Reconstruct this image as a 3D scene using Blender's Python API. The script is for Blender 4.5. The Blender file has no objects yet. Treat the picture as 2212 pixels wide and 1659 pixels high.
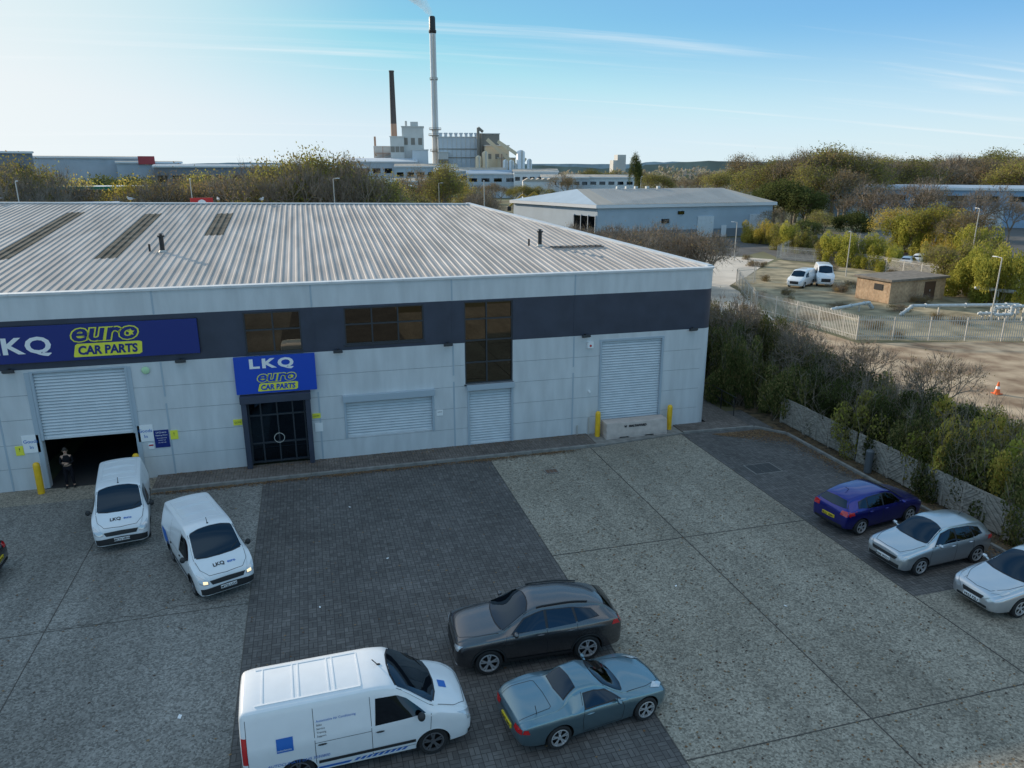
import bpy, bmesh, math, random
from mathutils import Vector, Matrix, noise
from mathutils.bvhtree import BVHTree
sc=bpy.context.scene; COL=sc.collection; rad=math.radians
random.seed(7)
CAM=(-19.46,-32.4,12.8)
def B(b,dist):
    return (CAM[0]+dist*math.sin(rad(b)),CAM[1]+dist*math.cos(rad(b)))
# ---------------------------------------------------------------- materials
def mat(name,col,rough=.6,metal=0,coat=0,var=0,vs=1.0,bump=0,bs=20,emit=0,col2=None,rnd=0,spec=.5,det=6,stretch=None,ior=1.5):
    m=bpy.data.materials.new(name);m.use_nodes=True;nt=m.node_tree;N=nt.nodes;L=nt.links
    p=N['Principled BSDF'];p.inputs['Roughness'].default_value=rough;p.inputs['Metallic'].default_value=metal;p.inputs['IOR'].default_value=ior
    p.inputs['Coat Weight'].default_value=coat;p.inputs['Coat Roughness'].default_value=.03;p.inputs['Specular IOR Level'].default_value=spec
    c=(*col,1);p.inputs['Base Color'].default_value=c
    out=None
    if var or col2 or bump:
        tc=N.new('ShaderNodeTexCoord');src=tc.outputs['Object']
        if stretch:
            mp=N.new('ShaderNodeMapping');mp.inputs['Scale'].default_value=stretch;L.new(src,mp.inputs[0]);src=mp.outputs[0]
    if var or col2:
        n=N.new('ShaderNodeTexNoise');n.inputs['Scale'].default_value=vs;n.inputs['Detail'].default_value=det;L.new(src,n.inputs['Vector'])
        r=N.new('ShaderNodeValToRGB');r.color_ramp.elements[0].position=.35;r.color_ramp.elements[1].position=.65
        a=tuple(x*(1-var) for x in col);b=col2 if col2 else tuple(min(1,x*(1+var)) for x in col)
        r.color_ramp.elements[0].color=(*a,1);r.color_ramp.elements[1].color=(*b,1)
        L.new(n.outputs[0],r.inputs[0]);out=r.outputs[0]
    if out: L.new(out,p.inputs['Base Color'])
    if bump:
        n2=N.new('ShaderNodeTexNoise');n2.inputs['Scale'].default_value=bs;n2.inputs['Detail'].default_value=4;L.new(src,n2.inputs['Vector'])
        bp=N.new('ShaderNodeBump');bp.inputs['Strength'].default_value=bump;bp.inputs['Distance'].default_value=.02
        L.new(n2.outputs[0],bp.inputs['Height']);L.new(bp.outputs[0],p.inputs['Normal'])
    if emit:
        p.inputs['Emission Color'].default_value=c;p.inputs['Emission Strength'].default_value=emit
    return m
def aggregate(name,c1,c2):
    m=bpy.data.materials.new(name);m.use_nodes=True;nt=m.node_tree;N=nt.nodes;L=nt.links;p=N['Principled BSDF'];p.inputs['Roughness'].default_value=.9;p.inputs['Specular IOR Level'].default_value=.25
    tc=N.new('ShaderNodeTexCoord')
    n=N.new('ShaderNodeTexNoise');n.inputs['Scale'].default_value=.22;n.inputs['Detail'].default_value=5;n.inputs['Roughness'].default_value=.5;L.new(tc.outputs['Object'],n.inputs['Vector'])
    r=N.new('ShaderNodeValToRGB');r.color_ramp.elements[0].position=.32;r.color_ramp.elements[1].position=.68
    r.color_ramp.elements[0].color=(*c1,1);r.color_ramp.elements[1].color=(*c2,1);L.new(n.outputs[0],r.inputs[0])
    def scale(src,fac,a,b_,lo=0,hi=1):
        mr=N.new('ShaderNodeMapRange');mr.inputs[1].default_value=lo;mr.inputs[2].default_value=hi;mr.inputs[3].default_value=a;mr.inputs[4].default_value=b_;L.new(fac,mr.inputs[0])
        s=N.new('ShaderNodeVectorMath');s.operation='SCALE';L.new(src,s.inputs[0]);L.new(mr.outputs[0],s.inputs['Scale']);return s.outputs[0]
    v=N.new('ShaderNodeTexVoronoi');v.inputs['Scale'].default_value=22;L.new(tc.outputs['Object'],v.inputs['Vector'])
    sp=N.new('ShaderNodeSeparateColor');L.new(v.outputs['Color'],sp.inputs[0])
    o=scale(r.outputs[0],sp.outputs[0],.58,1.45)
    n3=N.new('ShaderNodeTexNoise');n3.inputs['Scale'].default_value=3.5;n3.inputs['Detail'].default_value=8;n3.inputs['Roughness'].default_value=.7;L.new(tc.outputs['Object'],n3.inputs['Vector'])
    o=scale(o,n3.outputs[0],.84,1.14,.3,.7)
    mp=N.new('ShaderNodeMapping');mp.inputs['Scale'].default_value=(1.0,.12,1);L.new(tc.outputs['Object'],mp.inputs[0])
    n4=N.new('ShaderNodeTexNoise');n4.inputs['Scale'].default_value=1;n4.inputs['Detail'].default_value=4;L.new(mp.outputs[0],n4.inputs['Vector'])
    o=scale(o,n4.outputs[0],.86,1.06,.34,.6)
    L.new(o,p.inputs['Base Color'])
    return m
def blocks(name,c1,c2,mort,lo=.78,hi=1.22):
    m=bpy.data.materials.new(name);m.use_nodes=True;nt=m.node_tree;N=nt.nodes;L=nt.links;p=N['Principled BSDF'];p.inputs['Roughness'].default_value=.85;p.inputs['Specular IOR Level'].default_value=.3
    tc=N.new('ShaderNodeTexCoord')
    def brick(rot):
        mp=N.new('ShaderNodeMapping');mp.inputs['Rotation'].default_value=(0,0,rot);L.new(tc.outputs['Object'],mp.inputs[0])
        b=N.new('ShaderNodeTexBrick');b.inputs['Scale'].default_value=1;b.offset=0;b.inputs['Brick Width'].default_value=.25;b.inputs['Row Height'].default_value=.125
        b.inputs['Mortar Size'].default_value=.010;b.inputs['Mortar Smooth'].default_value=.3;b.inputs['Color1'].default_value=(*c1,1);b.inputs['Color2'].default_value=(*c2,1);b.inputs['Mortar'].default_value=(*mort,1)
        L.new(mp.outputs[0],b.inputs['Vector']);return b
    b1=brick(0);b2=brick(math.pi/2)
    ch=N.new('ShaderNodeTexChecker');ch.inputs['Scale'].default_value=4;L.new(tc.outputs['Object'],ch.inputs['Vector'])
    mx=N.new('ShaderNodeMixRGB');L.new(ch.outputs['Fac'],mx.inputs[0]);L.new(b1.outputs[0],mx.inputs[1]);L.new(b2.outputs[0],mx.inputs[2])
    src=mx.outputs[0]
    for sc_,a,b_ in ((.5,lo,hi),(4,.85,1.15)):
        n3=N.new('ShaderNodeTexNoise');n3.inputs['Scale'].default_value=sc_;n3.inputs['Detail'].default_value=7;n3.inputs['Roughness'].default_value=.62;L.new(tc.outputs['Object'],n3.inputs['Vector'])
        m3=N.new('ShaderNodeMapRange');m3.inputs[1].default_value=.3;m3.inputs[2].default_value=.7;m3.inputs[3].default_value=a;m3.inputs[4].default_value=b_;L.new(n3.outputs[0],m3.inputs[0])
        s2=N.new('ShaderNodeVectorMath');s2.operation='SCALE';L.new(src,s2.inputs[0]);L.new(m3.outputs[0],s2.inputs['Scale']);src=s2.outputs[0]
    L.new(src,p.inputs['Base Color'])
    return m
M={}
M['white']=mat('white_paint',(.78,.79,.80),.45,var=.04,vs=3)
M['panel']=mat('wall_panel',(.62,.64,.655),.55,var=.075,vs=1.0,bump=.1,bs=6,stretch=(2.2,1,.45),det=10)
M['panelgap']=mat('panel_gap',(.36,.38,.40),.7)
M['strip']=mat('cover_strip',(.42,.49,.55),.5)
M['cap']=mat('parapet_cap',(.66,.67,.68),.5,var=.06,vs=2)
M['band']=mat('dark_band',(.045,.054,.082),.45,var=.12,vs=1.2)
M['frame']=mat('window_frame',(.04,.046,.056),.4)
M['mirror']=mat('reflective_glass',(.125,.105,.08),.015,metal=1)
M['dglass']=mat('dark_glass',(.030,.048,.070),.03,metal=1,coat=.15)
M['shutter']=mat('shutter_metal',(.64,.68,.71),.5,var=.05,vs=2)
M['slatshade']=mat('shutter_slat_shade',(.33,.36,.39),.6)  # darker underside of each slat: shade put into the colour
M['roof']=mat('roof_sheet',(.46,.42,.39),.75,var=.18,vs=.5,stretch=(3,.4,1),det=9,spec=.15)
M['rooflight']=mat('rooflight_sheet',(.12,.11,.09),.9,var=.3,vs=1.5,spec=.08)
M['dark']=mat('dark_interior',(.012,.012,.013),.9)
M['blacksteel']=mat('black_steel',(.02,.02,.022),.45)
M['yellow']=mat('yellow_paint',(.85,.50,.02),.4,var=.08,vs=4)
M['signblue']=mat('sign_navy',(.010,.028,.20),.4)
M['signblue2']=mat('sign_blue',(.008,.07,.50),.4)
M['lwhite']=mat('letter_white',(.88,.88,.88),.5)
M['lyellow']=mat('letter_yellow',(.85,.82,.07),.5)
M['lblue']=mat('letter_blue',(.02,.14,.50),.5)
M['lblack']=mat('letter_black',(.02,.02,.025),.5)
M['red']=mat('red_paint',(.55,.02,.02),.4)
M['orange']=mat('orange_plastic',(.85,.16,.03),.5)
M['conc']=aggregate('yard_concrete',(.245,.218,.175),(.325,.292,.238))
M['conc2']=aggregate('yard_concrete_grey',(.185,.176,.16),(.25,.24,.22))
M['pave']=blocks('block_paving',(.105,.098,.094),(.155,.145,.137),(.055,.05,.048))
M['path']=blocks('path_paving',(.13,.112,.10),(.185,.16,.142),(.06,.05,.045))
M['kerb']=mat('kerb_concrete',(.24,.228,.21),.8,var=.18,vs=3)
M['joint']=mat('joint_sealant',(.095,.085,.075),.9)
M['dirt']=mat('bare_dirt',(.30,.19,.11),.95,col2=(.56,.42,.28),var=.25,vs=.5,bump=.6,bs=4,det=11)
M['roadc']=mat('pale_road',(.62,.54,.45),.9,var=.12,vs=.3)
M['asph']=mat('asphalt',(.10,.095,.09),.9,var=.2,vs=.4)
M['land']=mat('scrub_land',(.14,.12,.055),.95,col2=(.19,.19,.10),var=.3,vs=.035,det=10)
M['brick']=blocks('hut_brick',(.40,.26,.16),(.50,.35,.22),(.42,.38,.3))
M['tyre']=mat('tyre_rubber',(.018,.018,.019),.8)
M['rim']=mat('alloy_rim',(.62,.63,.65),.3,metal=.6)
M['rimd']=mat('dark_rim',(.16,.16,.17),.3,metal=.5)
M['plastic']=mat('black_plastic',(.024,.025,.027),.6)
M['lampglass']=mat('headlamp_glass',(.60,.63,.66),.06,metal=.3,coat=1)
M['lampon']=mat('headlamp_lit',(.95,.72,.42),.2,emit=1.2)
M['taillamp']=mat('tail_lamp_red',(.55,.015,.018),.12,coat=1)
M['platey']=mat('rear_plate',(.80,.60,.03),.5)
M['bark']=mat('bark',(.14,.105,.075),.9,var=.3,vs=5)
M['barkgrey']=mat('bark_grey',(.24,.195,.15),.9,var=.3,vs=5)
M['wood']=mat('weathered_timber',(.33,.295,.25),.85,var=.35,vs=3,stretch=(1,1,6),bump=.2)
M['galv']=mat('galvanised_steel',(.52,.50,.46),.5,metal=.1)
M['pipe']=mat('pipe_paint',(.52,.55,.56),.4,var=.1,vs=4)
def leafmat(n,c,c2,tr=.42):
    m=bpy.data.materials.new(n);m.use_nodes=True;nt=m.node_tree;N=nt.nodes;L=nt.links
    for x in list(N):
        if x.type=='BSDF_PRINCIPLED': N.remove(x)
    ou=[x for x in N if x.type=='OUTPUT_MATERIAL'][0]
    g=N.new('ShaderNodeNewGeometry');nz=N.new('ShaderNodeTexNoise');nz.inputs['Scale'].default_value=.9;nz.inputs['Detail'].default_value=3;L.new(g.outputs['Position'],nz.inputs['Vector'])
    mr=N.new('ShaderNodeMapRange');mr.inputs[1].default_value=.35;mr.inputs[2].default_value=.65;L.new(nz.outputs[0],mr.inputs[0])
    mx=N.new('ShaderNodeMixRGB');mx.inputs[1].default_value=(*c,1);mx.inputs[2].default_value=(*c2,1);L.new(mr.outputs[0],mx.inputs[0])
    oi=N.new('ShaderNodeObjectInfo');m2=N.new('ShaderNodeMapRange');m2.inputs[3].default_value=.78;m2.inputs[4].default_value=1.25;L.new(oi.outputs['Random'],m2.inputs[0])
    s=N.new('ShaderNodeVectorMath');s.operation='SCALE';L.new(mx.outputs[0],s.inputs[0]);L.new(m2.outputs[0],s.inputs['Scale'])
    d=N.new('ShaderNodeBsdfDiffuse');t=N.new('ShaderNodeBsdfTranslucent');ms=N.new('ShaderNodeMixShader');ms.inputs[0].default_value=tr
    L.new(s.outputs[0],d.inputs[0]);L.new(s.outputs[0],t.inputs[0]);L.new(d.outputs[0],ms.inputs[1]);L.new(t.outputs[0],ms.inputs[2]);L.new(ms.outputs[0],ou.inputs[0]);return m
M['lg']=leafmat('leaf_green',(.075,.095,.03),(.15,.165,.055))
M['lyg']=leafmat('leaf_yellow_green',(.25,.26,.05),(.46,.42,.09))
M['ly']=leafmat('leaf_yellow',(.44,.33,.07),(.64,.49,.12))
M['lb']=leafmat('leaf_brown',(.21,.15,.08),(.35,.25,.13))
M['lo']=leafmat('leaf_olive',(.17,.15,.06),(.30,.26,.10))
M['ivy']=leafmat('leaf_ivy',(.05,.062,.025),(.125,.135,.05))
# ---------------------------------------------------------------- mesh builder
class MB:
    def __init__(s): s.v=[];s.f=[];s.m=[]
    def add(s,vs,fs,mi=0):
        o=len(s.v);s.v+=[tuple(p) for p in vs]
        for f in fs: s.f.append(tuple(i+o for i in f));s.m.append(mi)
    def box(s,x0,x1,y0,y1,z0,z1,mi=0,T=None):
        vs=[(x,y,z) for z in (z0,z1) for y in (y0,y1) for x in (x0,x1)]
        if T: vs=[T@Vector(q) for q in vs]
        s.add(vs,[(0,2,3,1),(4,5,7,6),(0,1,5,4),(1,3,7,5),(3,2,6,7),(2,0,4,6)],mi)
    def cyl(s,p0,p1,r0,r1=None,n=12,mi=0,caps=True):
        r1=r0 if r1 is None else r1;p0=Vector(p0);p1=Vector(p1);d=(p1-p0);
        if d.length<1e-6:return
        d.normalize();a=d.orthogonal().normalized();b=d.cross(a)
        vs=[p0+(a*math.cos(t)+b*math.sin(t))*r0 for t in [2*math.pi*i/n for i in range(n)]]+[p1+(a*math.cos(t)+b*math.sin(t))*r1 for t in [2*math.pi*i/n for i in range(n)]]
        fs=[(i,(i+1)%n,n+(i+1)%n,n+i) for i in range(n)]
        if caps: fs+=[tuple(range(n))[::-1],tuple(range(n,2*n))]
        s.add(vs,fs,mi)
    def prism(s,poly,z0,z1,mi=0):
        n=len(poly);z1f=z1 if callable(z1) else (lambda x,y:z1)
        s.add([(x,y,z0) for x,y in poly]+[(x,y,z1f(x,y)) for x,y in poly],[(i,(i+1)%n,n+(i+1)%n,n+i) for i in range(n)]+[tuple(range(n))[::-1],tuple(range(n,2*n))],mi)
    def ell(s,c,r,mi=0,n=12,k=7,T=None):
        vs=[];
        for j in range(k+1):
            ph=math.pi*j/k
            for i in range(n):
                t=2*math.pi*i/n;q=Vector((c[0]+r[0]*math.sin(ph)*math.cos(t),c[1]+r[1]*math.sin(ph)*math.sin(t),c[2]+r[2]*math.cos(ph)))
                vs.append(T@q if T else q)
        s.add(vs,[(j*n+i,(j+1)*n+i,(j+1)*n+(i+1)%n,j*n+(i+1)%n) for j in range(k) for i in range(n)],mi)
    def mesh(s,name,mats,smooth=False):
        me=bpy.data.meshes.new(name);me.from_pydata(s.v,[],s.f)
        for m in mats: me.materials.append(M[m] if isinstance(m,str) else m)
        me.polygons.foreach_set('material_index',s.m)
        me.validate();me.update()
        if smooth:
            me.polygons.foreach_set('use_smooth',[True]*len(me.polygons))
            me.set_sharp_from_angle(angle=rad(38))
        return me
    def obj(s,name,mats,parent=None,smooth=False,loc=(0,0,0),rotz=0,bevel=0,**k):
        return mk(name,s.mesh(name,mats if isinstance(mats,(list,tuple)) else [mats],smooth),parent,loc,rotz,bevel,**k)
def mk(name,me,parent=None,loc=(0,0,0),rotz=0,bevel=0,label=None,category=None,kind=None,group=None,scale=None):
    o=bpy.data.objects.new(name,me);COL.objects.link(o);o.location=loc;o.rotation_euler=(0,0,rotz)
    if scale: o.scale=scale
    if parent: o.parent=parent
    if label:o['label']=label
    if category:o['category']=category
    if kind:o['kind']=kind
    if group:o['group']=group
    if bevel:
        b=o.modifiers.new('bevel','BEVEL');b.width=bevel;b.segments=2;b.limit_method='ANGLE'
    return o
def root(name,label,cat,loc=(0,0,0),rotz=0,group=None):
    return mk(name,None,None,loc,rotz,label=label,category=cat,group=group)
def textmesh(body,size,offset=0,shear=0,extrude=0,align='LEFT',space=1):
    cu=bpy.data.curves.new('t','FONT');cu.body=body;cu.size=size;cu.offset=offset;cu.shear=shear;cu.extrude=extrude;cu.align_x=align;cu.space_character=space;cu.resolution_u=3
    o=bpy.data.objects.new('t',cu);COL.objects.link(o);dg=bpy.context.evaluated_depsgraph_get();dg.update()
    me=bpy.data.meshes.new_from_object(o.evaluated_get(dg));bpy.data.objects.remove(o);bpy.data.curves.remove(cu);return me
def wtext(body,size,m,x,y,z,parent,offset=0,shear=0,name='lettering',align='LEFT',wid=None,rotz=0,space=1):
    me=textmesh(body,size,offset,shear,.004,align,space)
    if wid:
        xs=[v.co.x for v in me.vertices];k=wid/(max(xs)-min(xs));x0=min(xs)
        for v in me.vertices: v.co.x=(v.co.x-x0)*k
    me.materials.clear();me.materials.append(M[m])
    o=mk(name,me,parent,(x,y,z));o.rotation_euler=(rad(90),0,rotz);return o
# ---------------------------------------------------------------- ground
def sheet(name,poly,z,m,**k):
    b=MB();b.add([(x,y,z) for x,y in poly],[tuple(range(len(poly)))]);return b.obj(name,[m],kind='structure',**k)
def rect(x0,x1,y0,y1): return [(x0,y0),(x1,y0),(x1,y1),(x0,y1)]
sheet('ground',rect(-4000,4000,-400,6000),-.03,'land')
sheet('yard_concrete',rect(-46,-2.0,-42,0.3),-.008,'conc')
sheet('yard_concrete',rect(-46,-22.0,-42,-1.6),-.002,'conc2')
sheet('yard_concrete',rect(-2.0,3.1,-42,-16.3),-.003,'conc')
sheet('paving',rect(-22,-12.1,-42,-1.65),.003,'pave')
sheet('paving',rect(-2.0,3.0,-16.3,1.5),.003,'pave')
sheet('verge',rect(2.9,10.5,-42,40),-.012,mat('leaf_litter_soil',(.09,.068,.04),.95,col2=(.18,.125,.07),var=.4,vs=3,bump=.5,bs=14))
b=MB()
for x in (-22,-12.1,-7.1,-2.0): b.box(x-.012,x+.012,-42,-1.7,-.02,.0075)
b.box(-27.6,-27.575,-42,-1.7,-.02,.0075);b.box(-34,-33.975,-42,-1.7,-.02,.0075)
b.box(-12.1,-2,-10.93,-10.91,-.02,.008);b.box(-12.1,-2,-20.42,-20.4,-.02,.008);b.box(-46,-22,-11.2,-11.18,-.02,.008);b.box(-46,-22,-20.6,-20.58,-.02,.008)
b.obj('yard_joint',['joint'],kind='structure')
b=MB();random.seed(3)
p=Vector((-28,-11.1,0));
for i in range(46):
    q=p+Vector((.11+random.random()*.04,random.uniform(-.07,.08),0));w=.012
    b.add([(p.x,p.y-w,.004),(q.x,q.y-w,.004),(q.x,q.y+w,.004),(p.x,p.y+w,.004)],[(0,1,2,3)]);p=q
b.obj('ground_crack',['joint'],kind='structure')
b=MB();b.prism([(-26.4,-1.5),(-6.7,-1.5),(-6.7,0),(-26.4,0)],0,.10)
b.prism([(-1.9,-1.0),(0,-1.2),(1.9,-1.2),(1.9,9),(0.1,9),(0,.0),(-1.9,0)],0,.10)
b.obj('path',['path'],kind='structure')
b=MB();b.prism([(-6.7,-1.65),(-1.9,-1.1),(-1.9,0),(-6.7,0)],0,.06);b.obj('ramp',['kerb'],kind='structure')
b=MB()
x=-26.4
while x<-6.8: b.box(x,x+.9,-1.65,-1.505,-.01,.12);x+=.912
pts=[(-1.9,-1.15),(2.0,-1.35),(3.0,-2.6),(3.0,-42)]
for (ax,ay),(bx,by) in zip(pts,pts[1:]):
    L_=math.hypot(bx-ax,by-ay);n=max(1,int(L_/.92));a=math.atan2(by-ay,bx-ax)
    for i in range(n):
        T=Matrix.Translation((ax,ay,0))@Matrix.Rotation(a,4,'Z');b.box(i*L_/n+.006,(i+1)*L_/n-.006,0,.14,-.01,.12,T=T)
b.obj('kerb',['kerb'],kind='structure',bevel=.012)
for (x,y,w,h,l) in [(-.62,-6.1,1.35,1.05,'large dark steel drain cover set in block paving'),(-9.8,-3.9,.6,.45,'small rusty steel drain cover in the concrete')]:
    b=MB();b.box(-w/2,w/2,-h/2,h/2,0,.012,1);
    for i in range(3): b.box(-w/2+.04+i*(w-.08)/3+.01,-w/2+.04+(i+1)*(w-.08)/3-.01,-h/2+.05,h/2-.05,.012,.018,0)
    b.obj('drain_cover',[mat('cover_steel',(.045,.042,.04) if w>1 else (.15,.085,.055),.6),'kerb'],loc=(x,y,.003),label=l,category='drain cover')
def jig(poly,step=3,amp=.5):
    out=[]
    for (ax,ay),(bx,by) in zip(poly,poly[1:]+poly[:1]):
        n=max(1,int(math.hypot(bx-ax,by-ay)/step))
        for i in range(n): out.append((ax+(bx-ax)*i/n+random.uniform(-amp,amp),ay+(by-ay)*i/n+random.uniform(-amp,amp)))
    return out
sheet('dirt_ground',jig([(9.5,-40),(75,-40),(75,6),(34,10),(21,14),(20,24),(9,22)]),-.02,'dirt')
sheet('road',jig([(12,24),(20,23),(27,42),(47,63),(40,72),(14,64)],4,.3),-.018,'roadc')
sheet('gravel_ground',jig([(21,14.5),(34,10.5),(50,6),(60,30),(47,62),(28,43)],4,.3),-.022,mat('compound_gravel',(.22,.19,.11),.95,col2=(.44,.36,.23),var=.3,vs=.5,det=11))
sheet('road',[(-60,50),(45,68),(75,90),(73,97),(30,93),(-60,66)],-.019,'asph')
sheet('car_park',rect(-120,25,66,130),-.021,'asph')
sheet('car_park',[(48,62),(62,40),(120,70),(150,110),(60,96)],-.021,'asph')
# ---------------------------------------------------------------- main building
W=root('warehouse','long pale panel warehouse with dark window band and ribbed metal roof','warehouse')
op=[(-30.55,-27.0,0,5.0),(-22.6,-19.95,0,3.35),(-22.3,-19.97,5.2,7.0),(-18.15,-14.65,5.35,7.0),(-12.8,-10.5,3.12,7.02),(-12.7,-10.5,.08,3.0),(-18.35,-14.35,1.0,3.0),(-6.1,-2.7,0,4.8)]
xs=sorted(set([-46,-.6]+[v for o in op for v in o[:2]]));
gz=[.95,1.98,3.03,4.05]
zs=[0]+[v for o in op for v in o[2:]]+[5.12,7.1,8.08]
for g in gz: zs+=[g,g+.022]
zs=sorted(set(zs));b=MB()
for x0,x1 in zip(xs,xs[1:]):
    for z0,z1 in zip(zs,zs[1:]):
        if z1-z0<.001: continue
        cx=(x0+x1)/2;cz=(z0+z1)/2
        if any(o[0]<cx<o[1] and o[2]<cz<o[3] for o in op): continue
        gap=any(abs(z0-g)<1e-4 for g in gz)
        if gap: b.box(x0,x1,.018,.3,z0,z1,1)
        else: b.box(x0,x1,0,.3,z0,z1,2 if 5.12<cz<7.1 else 0)
for x in (-38,-31.9,-25.7,-19.47,-13.35,-7.45):
    for z0,z1,mi in ((0,3.3,3),(3.6,5.1,3),(5.14,7.08,2),(7.12,8.06,3)):
        if x==-19.47 and z0==3.6: continue
        b.box(x-.035,x+.035,-.012,-.001,z0,z1,mi)
n=10
for z0,z1,mi in ((0,5.12,0),(5.12,7.1,2),(7.1,8.08,0)):
    pts=[(-.6+.6*math.sin(rad(90*i/n)),.6-.6*math.cos(rad(90*i/n))) for i in range(n+1)]
    vs=[(x,y,z0) for x,y in pts]+[(x,y,z1) for x,y in pts]
    b.add(vs,[(i,i+1,n+2+i,n+1+i) for i in range(n)],mi)
def walls(x0,y0,x1,y1,z,mi,th=.3):
    L_=math.hypot(x1-x0,y1-y0);T=Matrix.Translation((x0,y0,0))@Matrix.Rotation(math.atan2(y1-y0,x1-x0),4,'Z');b.box(0,L_,0,th,0,z,mi,T=T)
walls(0,.6,-7.7,22.6,8.0,0);walls(-7.7,22.6,-15.4,44.6,8.0,0);walls(-15.4,44.6,-46,47,8,0);walls(-46,47,-46,.3,8,0)
b.prism([(0,.6),(-.3,.6),(-8,22.6),(-7.7,22.6)],8.0,lambda x,y:8.05+.1*y)
b.obj('wall',['panel','panelgap','band','strip'],W)
b=MB();x=-46
while x<-.7:
    x2=min(x+3.05,-.6);b.box(x+.004,x2-.004,-.06,.36,8.08,8.17);x=x2
pts=[(-.6+.66*math.sin(rad(90*i/n)),.6-.66*math.cos(rad(90*i/n))) for i in range(n+1)]+[(-.3,.6),(-.6,.36)]
b.prism(pts,8.08,8.17);b.obj('parapet_cap',['cap'],W)
def ymax(x): return 22.3+.1*(-7.7-x) if x<-7.7 else max(.5,-x*22.3/7.7)
b=MB()
def zr(y): return 8.06+.1*y
RL=[(-34.0,-32.9,7,21),(-29.2,-28.1,6.6,20),(-25.0,-24.0,12,19.7)]
x=-45.9;p=.333
while x<-.45:
    ym=ymax(x+p/2);y0=.42
    ys=[y0]+[v for r in RL if r[0]<=x+.16<r[1] for v in r[2:]]+[ym];
    if ym>y0+.3:
        for i,(a,c) in enumerate(zip(ys,ys[1:])):
            mi=1 if len(ys)>2 and i==1 else 0
            pr=[(0,0),(.20,0),(.235,.038),(.30,.038),(.333,0)]
            vs=[(x+u,yy,zr(yy)+w) for yy in (a,c) for u,w in pr]
            b.add(vs,[(k,k+1,k+6,k+5) for k in range(4)],mi)
        zz=zr(ym);b.add([(x,ym,zz),(x+p,ym,zz),(x+p,ym+21,zz-2.1),(x,ym+21,zz-2.1)],[(0,1,2,3)])
    x+=p
b.obj('roof',['roof','rooflight'],W)
b=MB()
def beam(b,p0,p1,w,h,mi=0):
    p0=Vector(p0);p1=Vector(p1);d=p1-p0;L_=d.length;q=d.to_track_quat('X','Z').to_matrix().to_4x4();T=Matrix.Translation(p0)@q;b.box(0,L_,-w/2,w/2,-h/2,h/2,mi,T=T)
beam(b,(-.15,.5,8.16),(-7.75,22.5,10.36),.34,.12);beam(b,(-7.7,22.3,10.34),(-46,26.1,10.72),.5,.08);b.box(-46,-.6,.36,.46,8.0,8.12)
b.obj('roof_flashing',['cap'],W)
for (x,y) in ((-26.4,7.8),(-7.1,6.7)):
    z=zr(y);b=MB();b.cyl((x,y,z),(x,y,z+.75),.11,mi=0);b.cyl((x,y,z+.74),(x,y,z+.82),.17,.17);b.cyl((x,y,z+.8),(x,y,z+.9),.06);b.cyl((x,y,z+.87),(x,y,z+.93),.17,.05);b.cyl((x,y,z),(x,y,z+.1),.2,.13,mi=1)
    b.obj('roof_vent',['blacksteel','galv'],W,smooth=True);b=MB();b.cyl((x-.6,y+.1,z),(x-.6,y+.1,z+.4),.05);b.obj('vent_stub',['blacksteel'],W)
b=MB()
for i in range(9): xx=-6.6+i*.33;b.box(xx,xx+.05,5.6,6.3,zr(5.9)+.08,zr(5.9)+.13)
b.box(-6.7,-3.7,5.75,5.8,zr(5.8)+.06,zr(5.8)+.1);b.box(-6.7,-3.7,6.1,6.15,zr(6.1)+.06,zr(6.1)+.1);b.obj('ladder_shadow',['blacksteel'],W)  # dark bars standing in for a ladder-shaped shadow on the roof
def window(x0,x1,z0,z1,vx,hz,lab=None):
    g=MB();vv=[x0+.02]+vx+[x1-.02];hh=[z0+.02]+sorted(hz)+[z1-.02]
    for a,c in zip(vv,vv[1:]):
        for e_,f_ in zip(hh,hh[1:]):
            t1=random.uniform(-.008,.008);t2=random.uniform(-.012,.012)
            g.add([(a,.10+t1,e_),(c,.10-t1,e_),(c,.10-t1+t2,f_),(a,.10+t1+t2,f_)],[(0,1,2,3)])
    o=g.obj('window',['mirror'],W)
    f=MB();t=.06
    f.box(x0,x1,.03,.14,z0,z0+t);f.box(x0,x1,.03,.14,z1-t,z1);f.box(x0,x0+t,.03,.14,z0+t,z1-t);f.box(x1-t,x1,.03,.14,z0+t,z1-t)
    for v in vx: f.box(v-.03,v+.03,.033,.137,z0+t,z1-t)
    for h in hz: f.box(x0+t,x1-t,.036,.134,h-.028,h+.028)
    f.obj('frame',['frame'],o)
    s=MB();s.box(x0-.05,x1+.05,-.05,.03,z0-.06,z0-.002);s.obj('sill',['frame'],o);return o
window(-22.3,-19.97,5.2,7.0,[-21.13],[6.22]);window(-18.15,-14.65,5.35,7.0,[-16.95,-15.8],[6.25]);window(-12.8,-10.5,3.12,7.02,[-11.75],[6.2,5.2,4.15])
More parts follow.
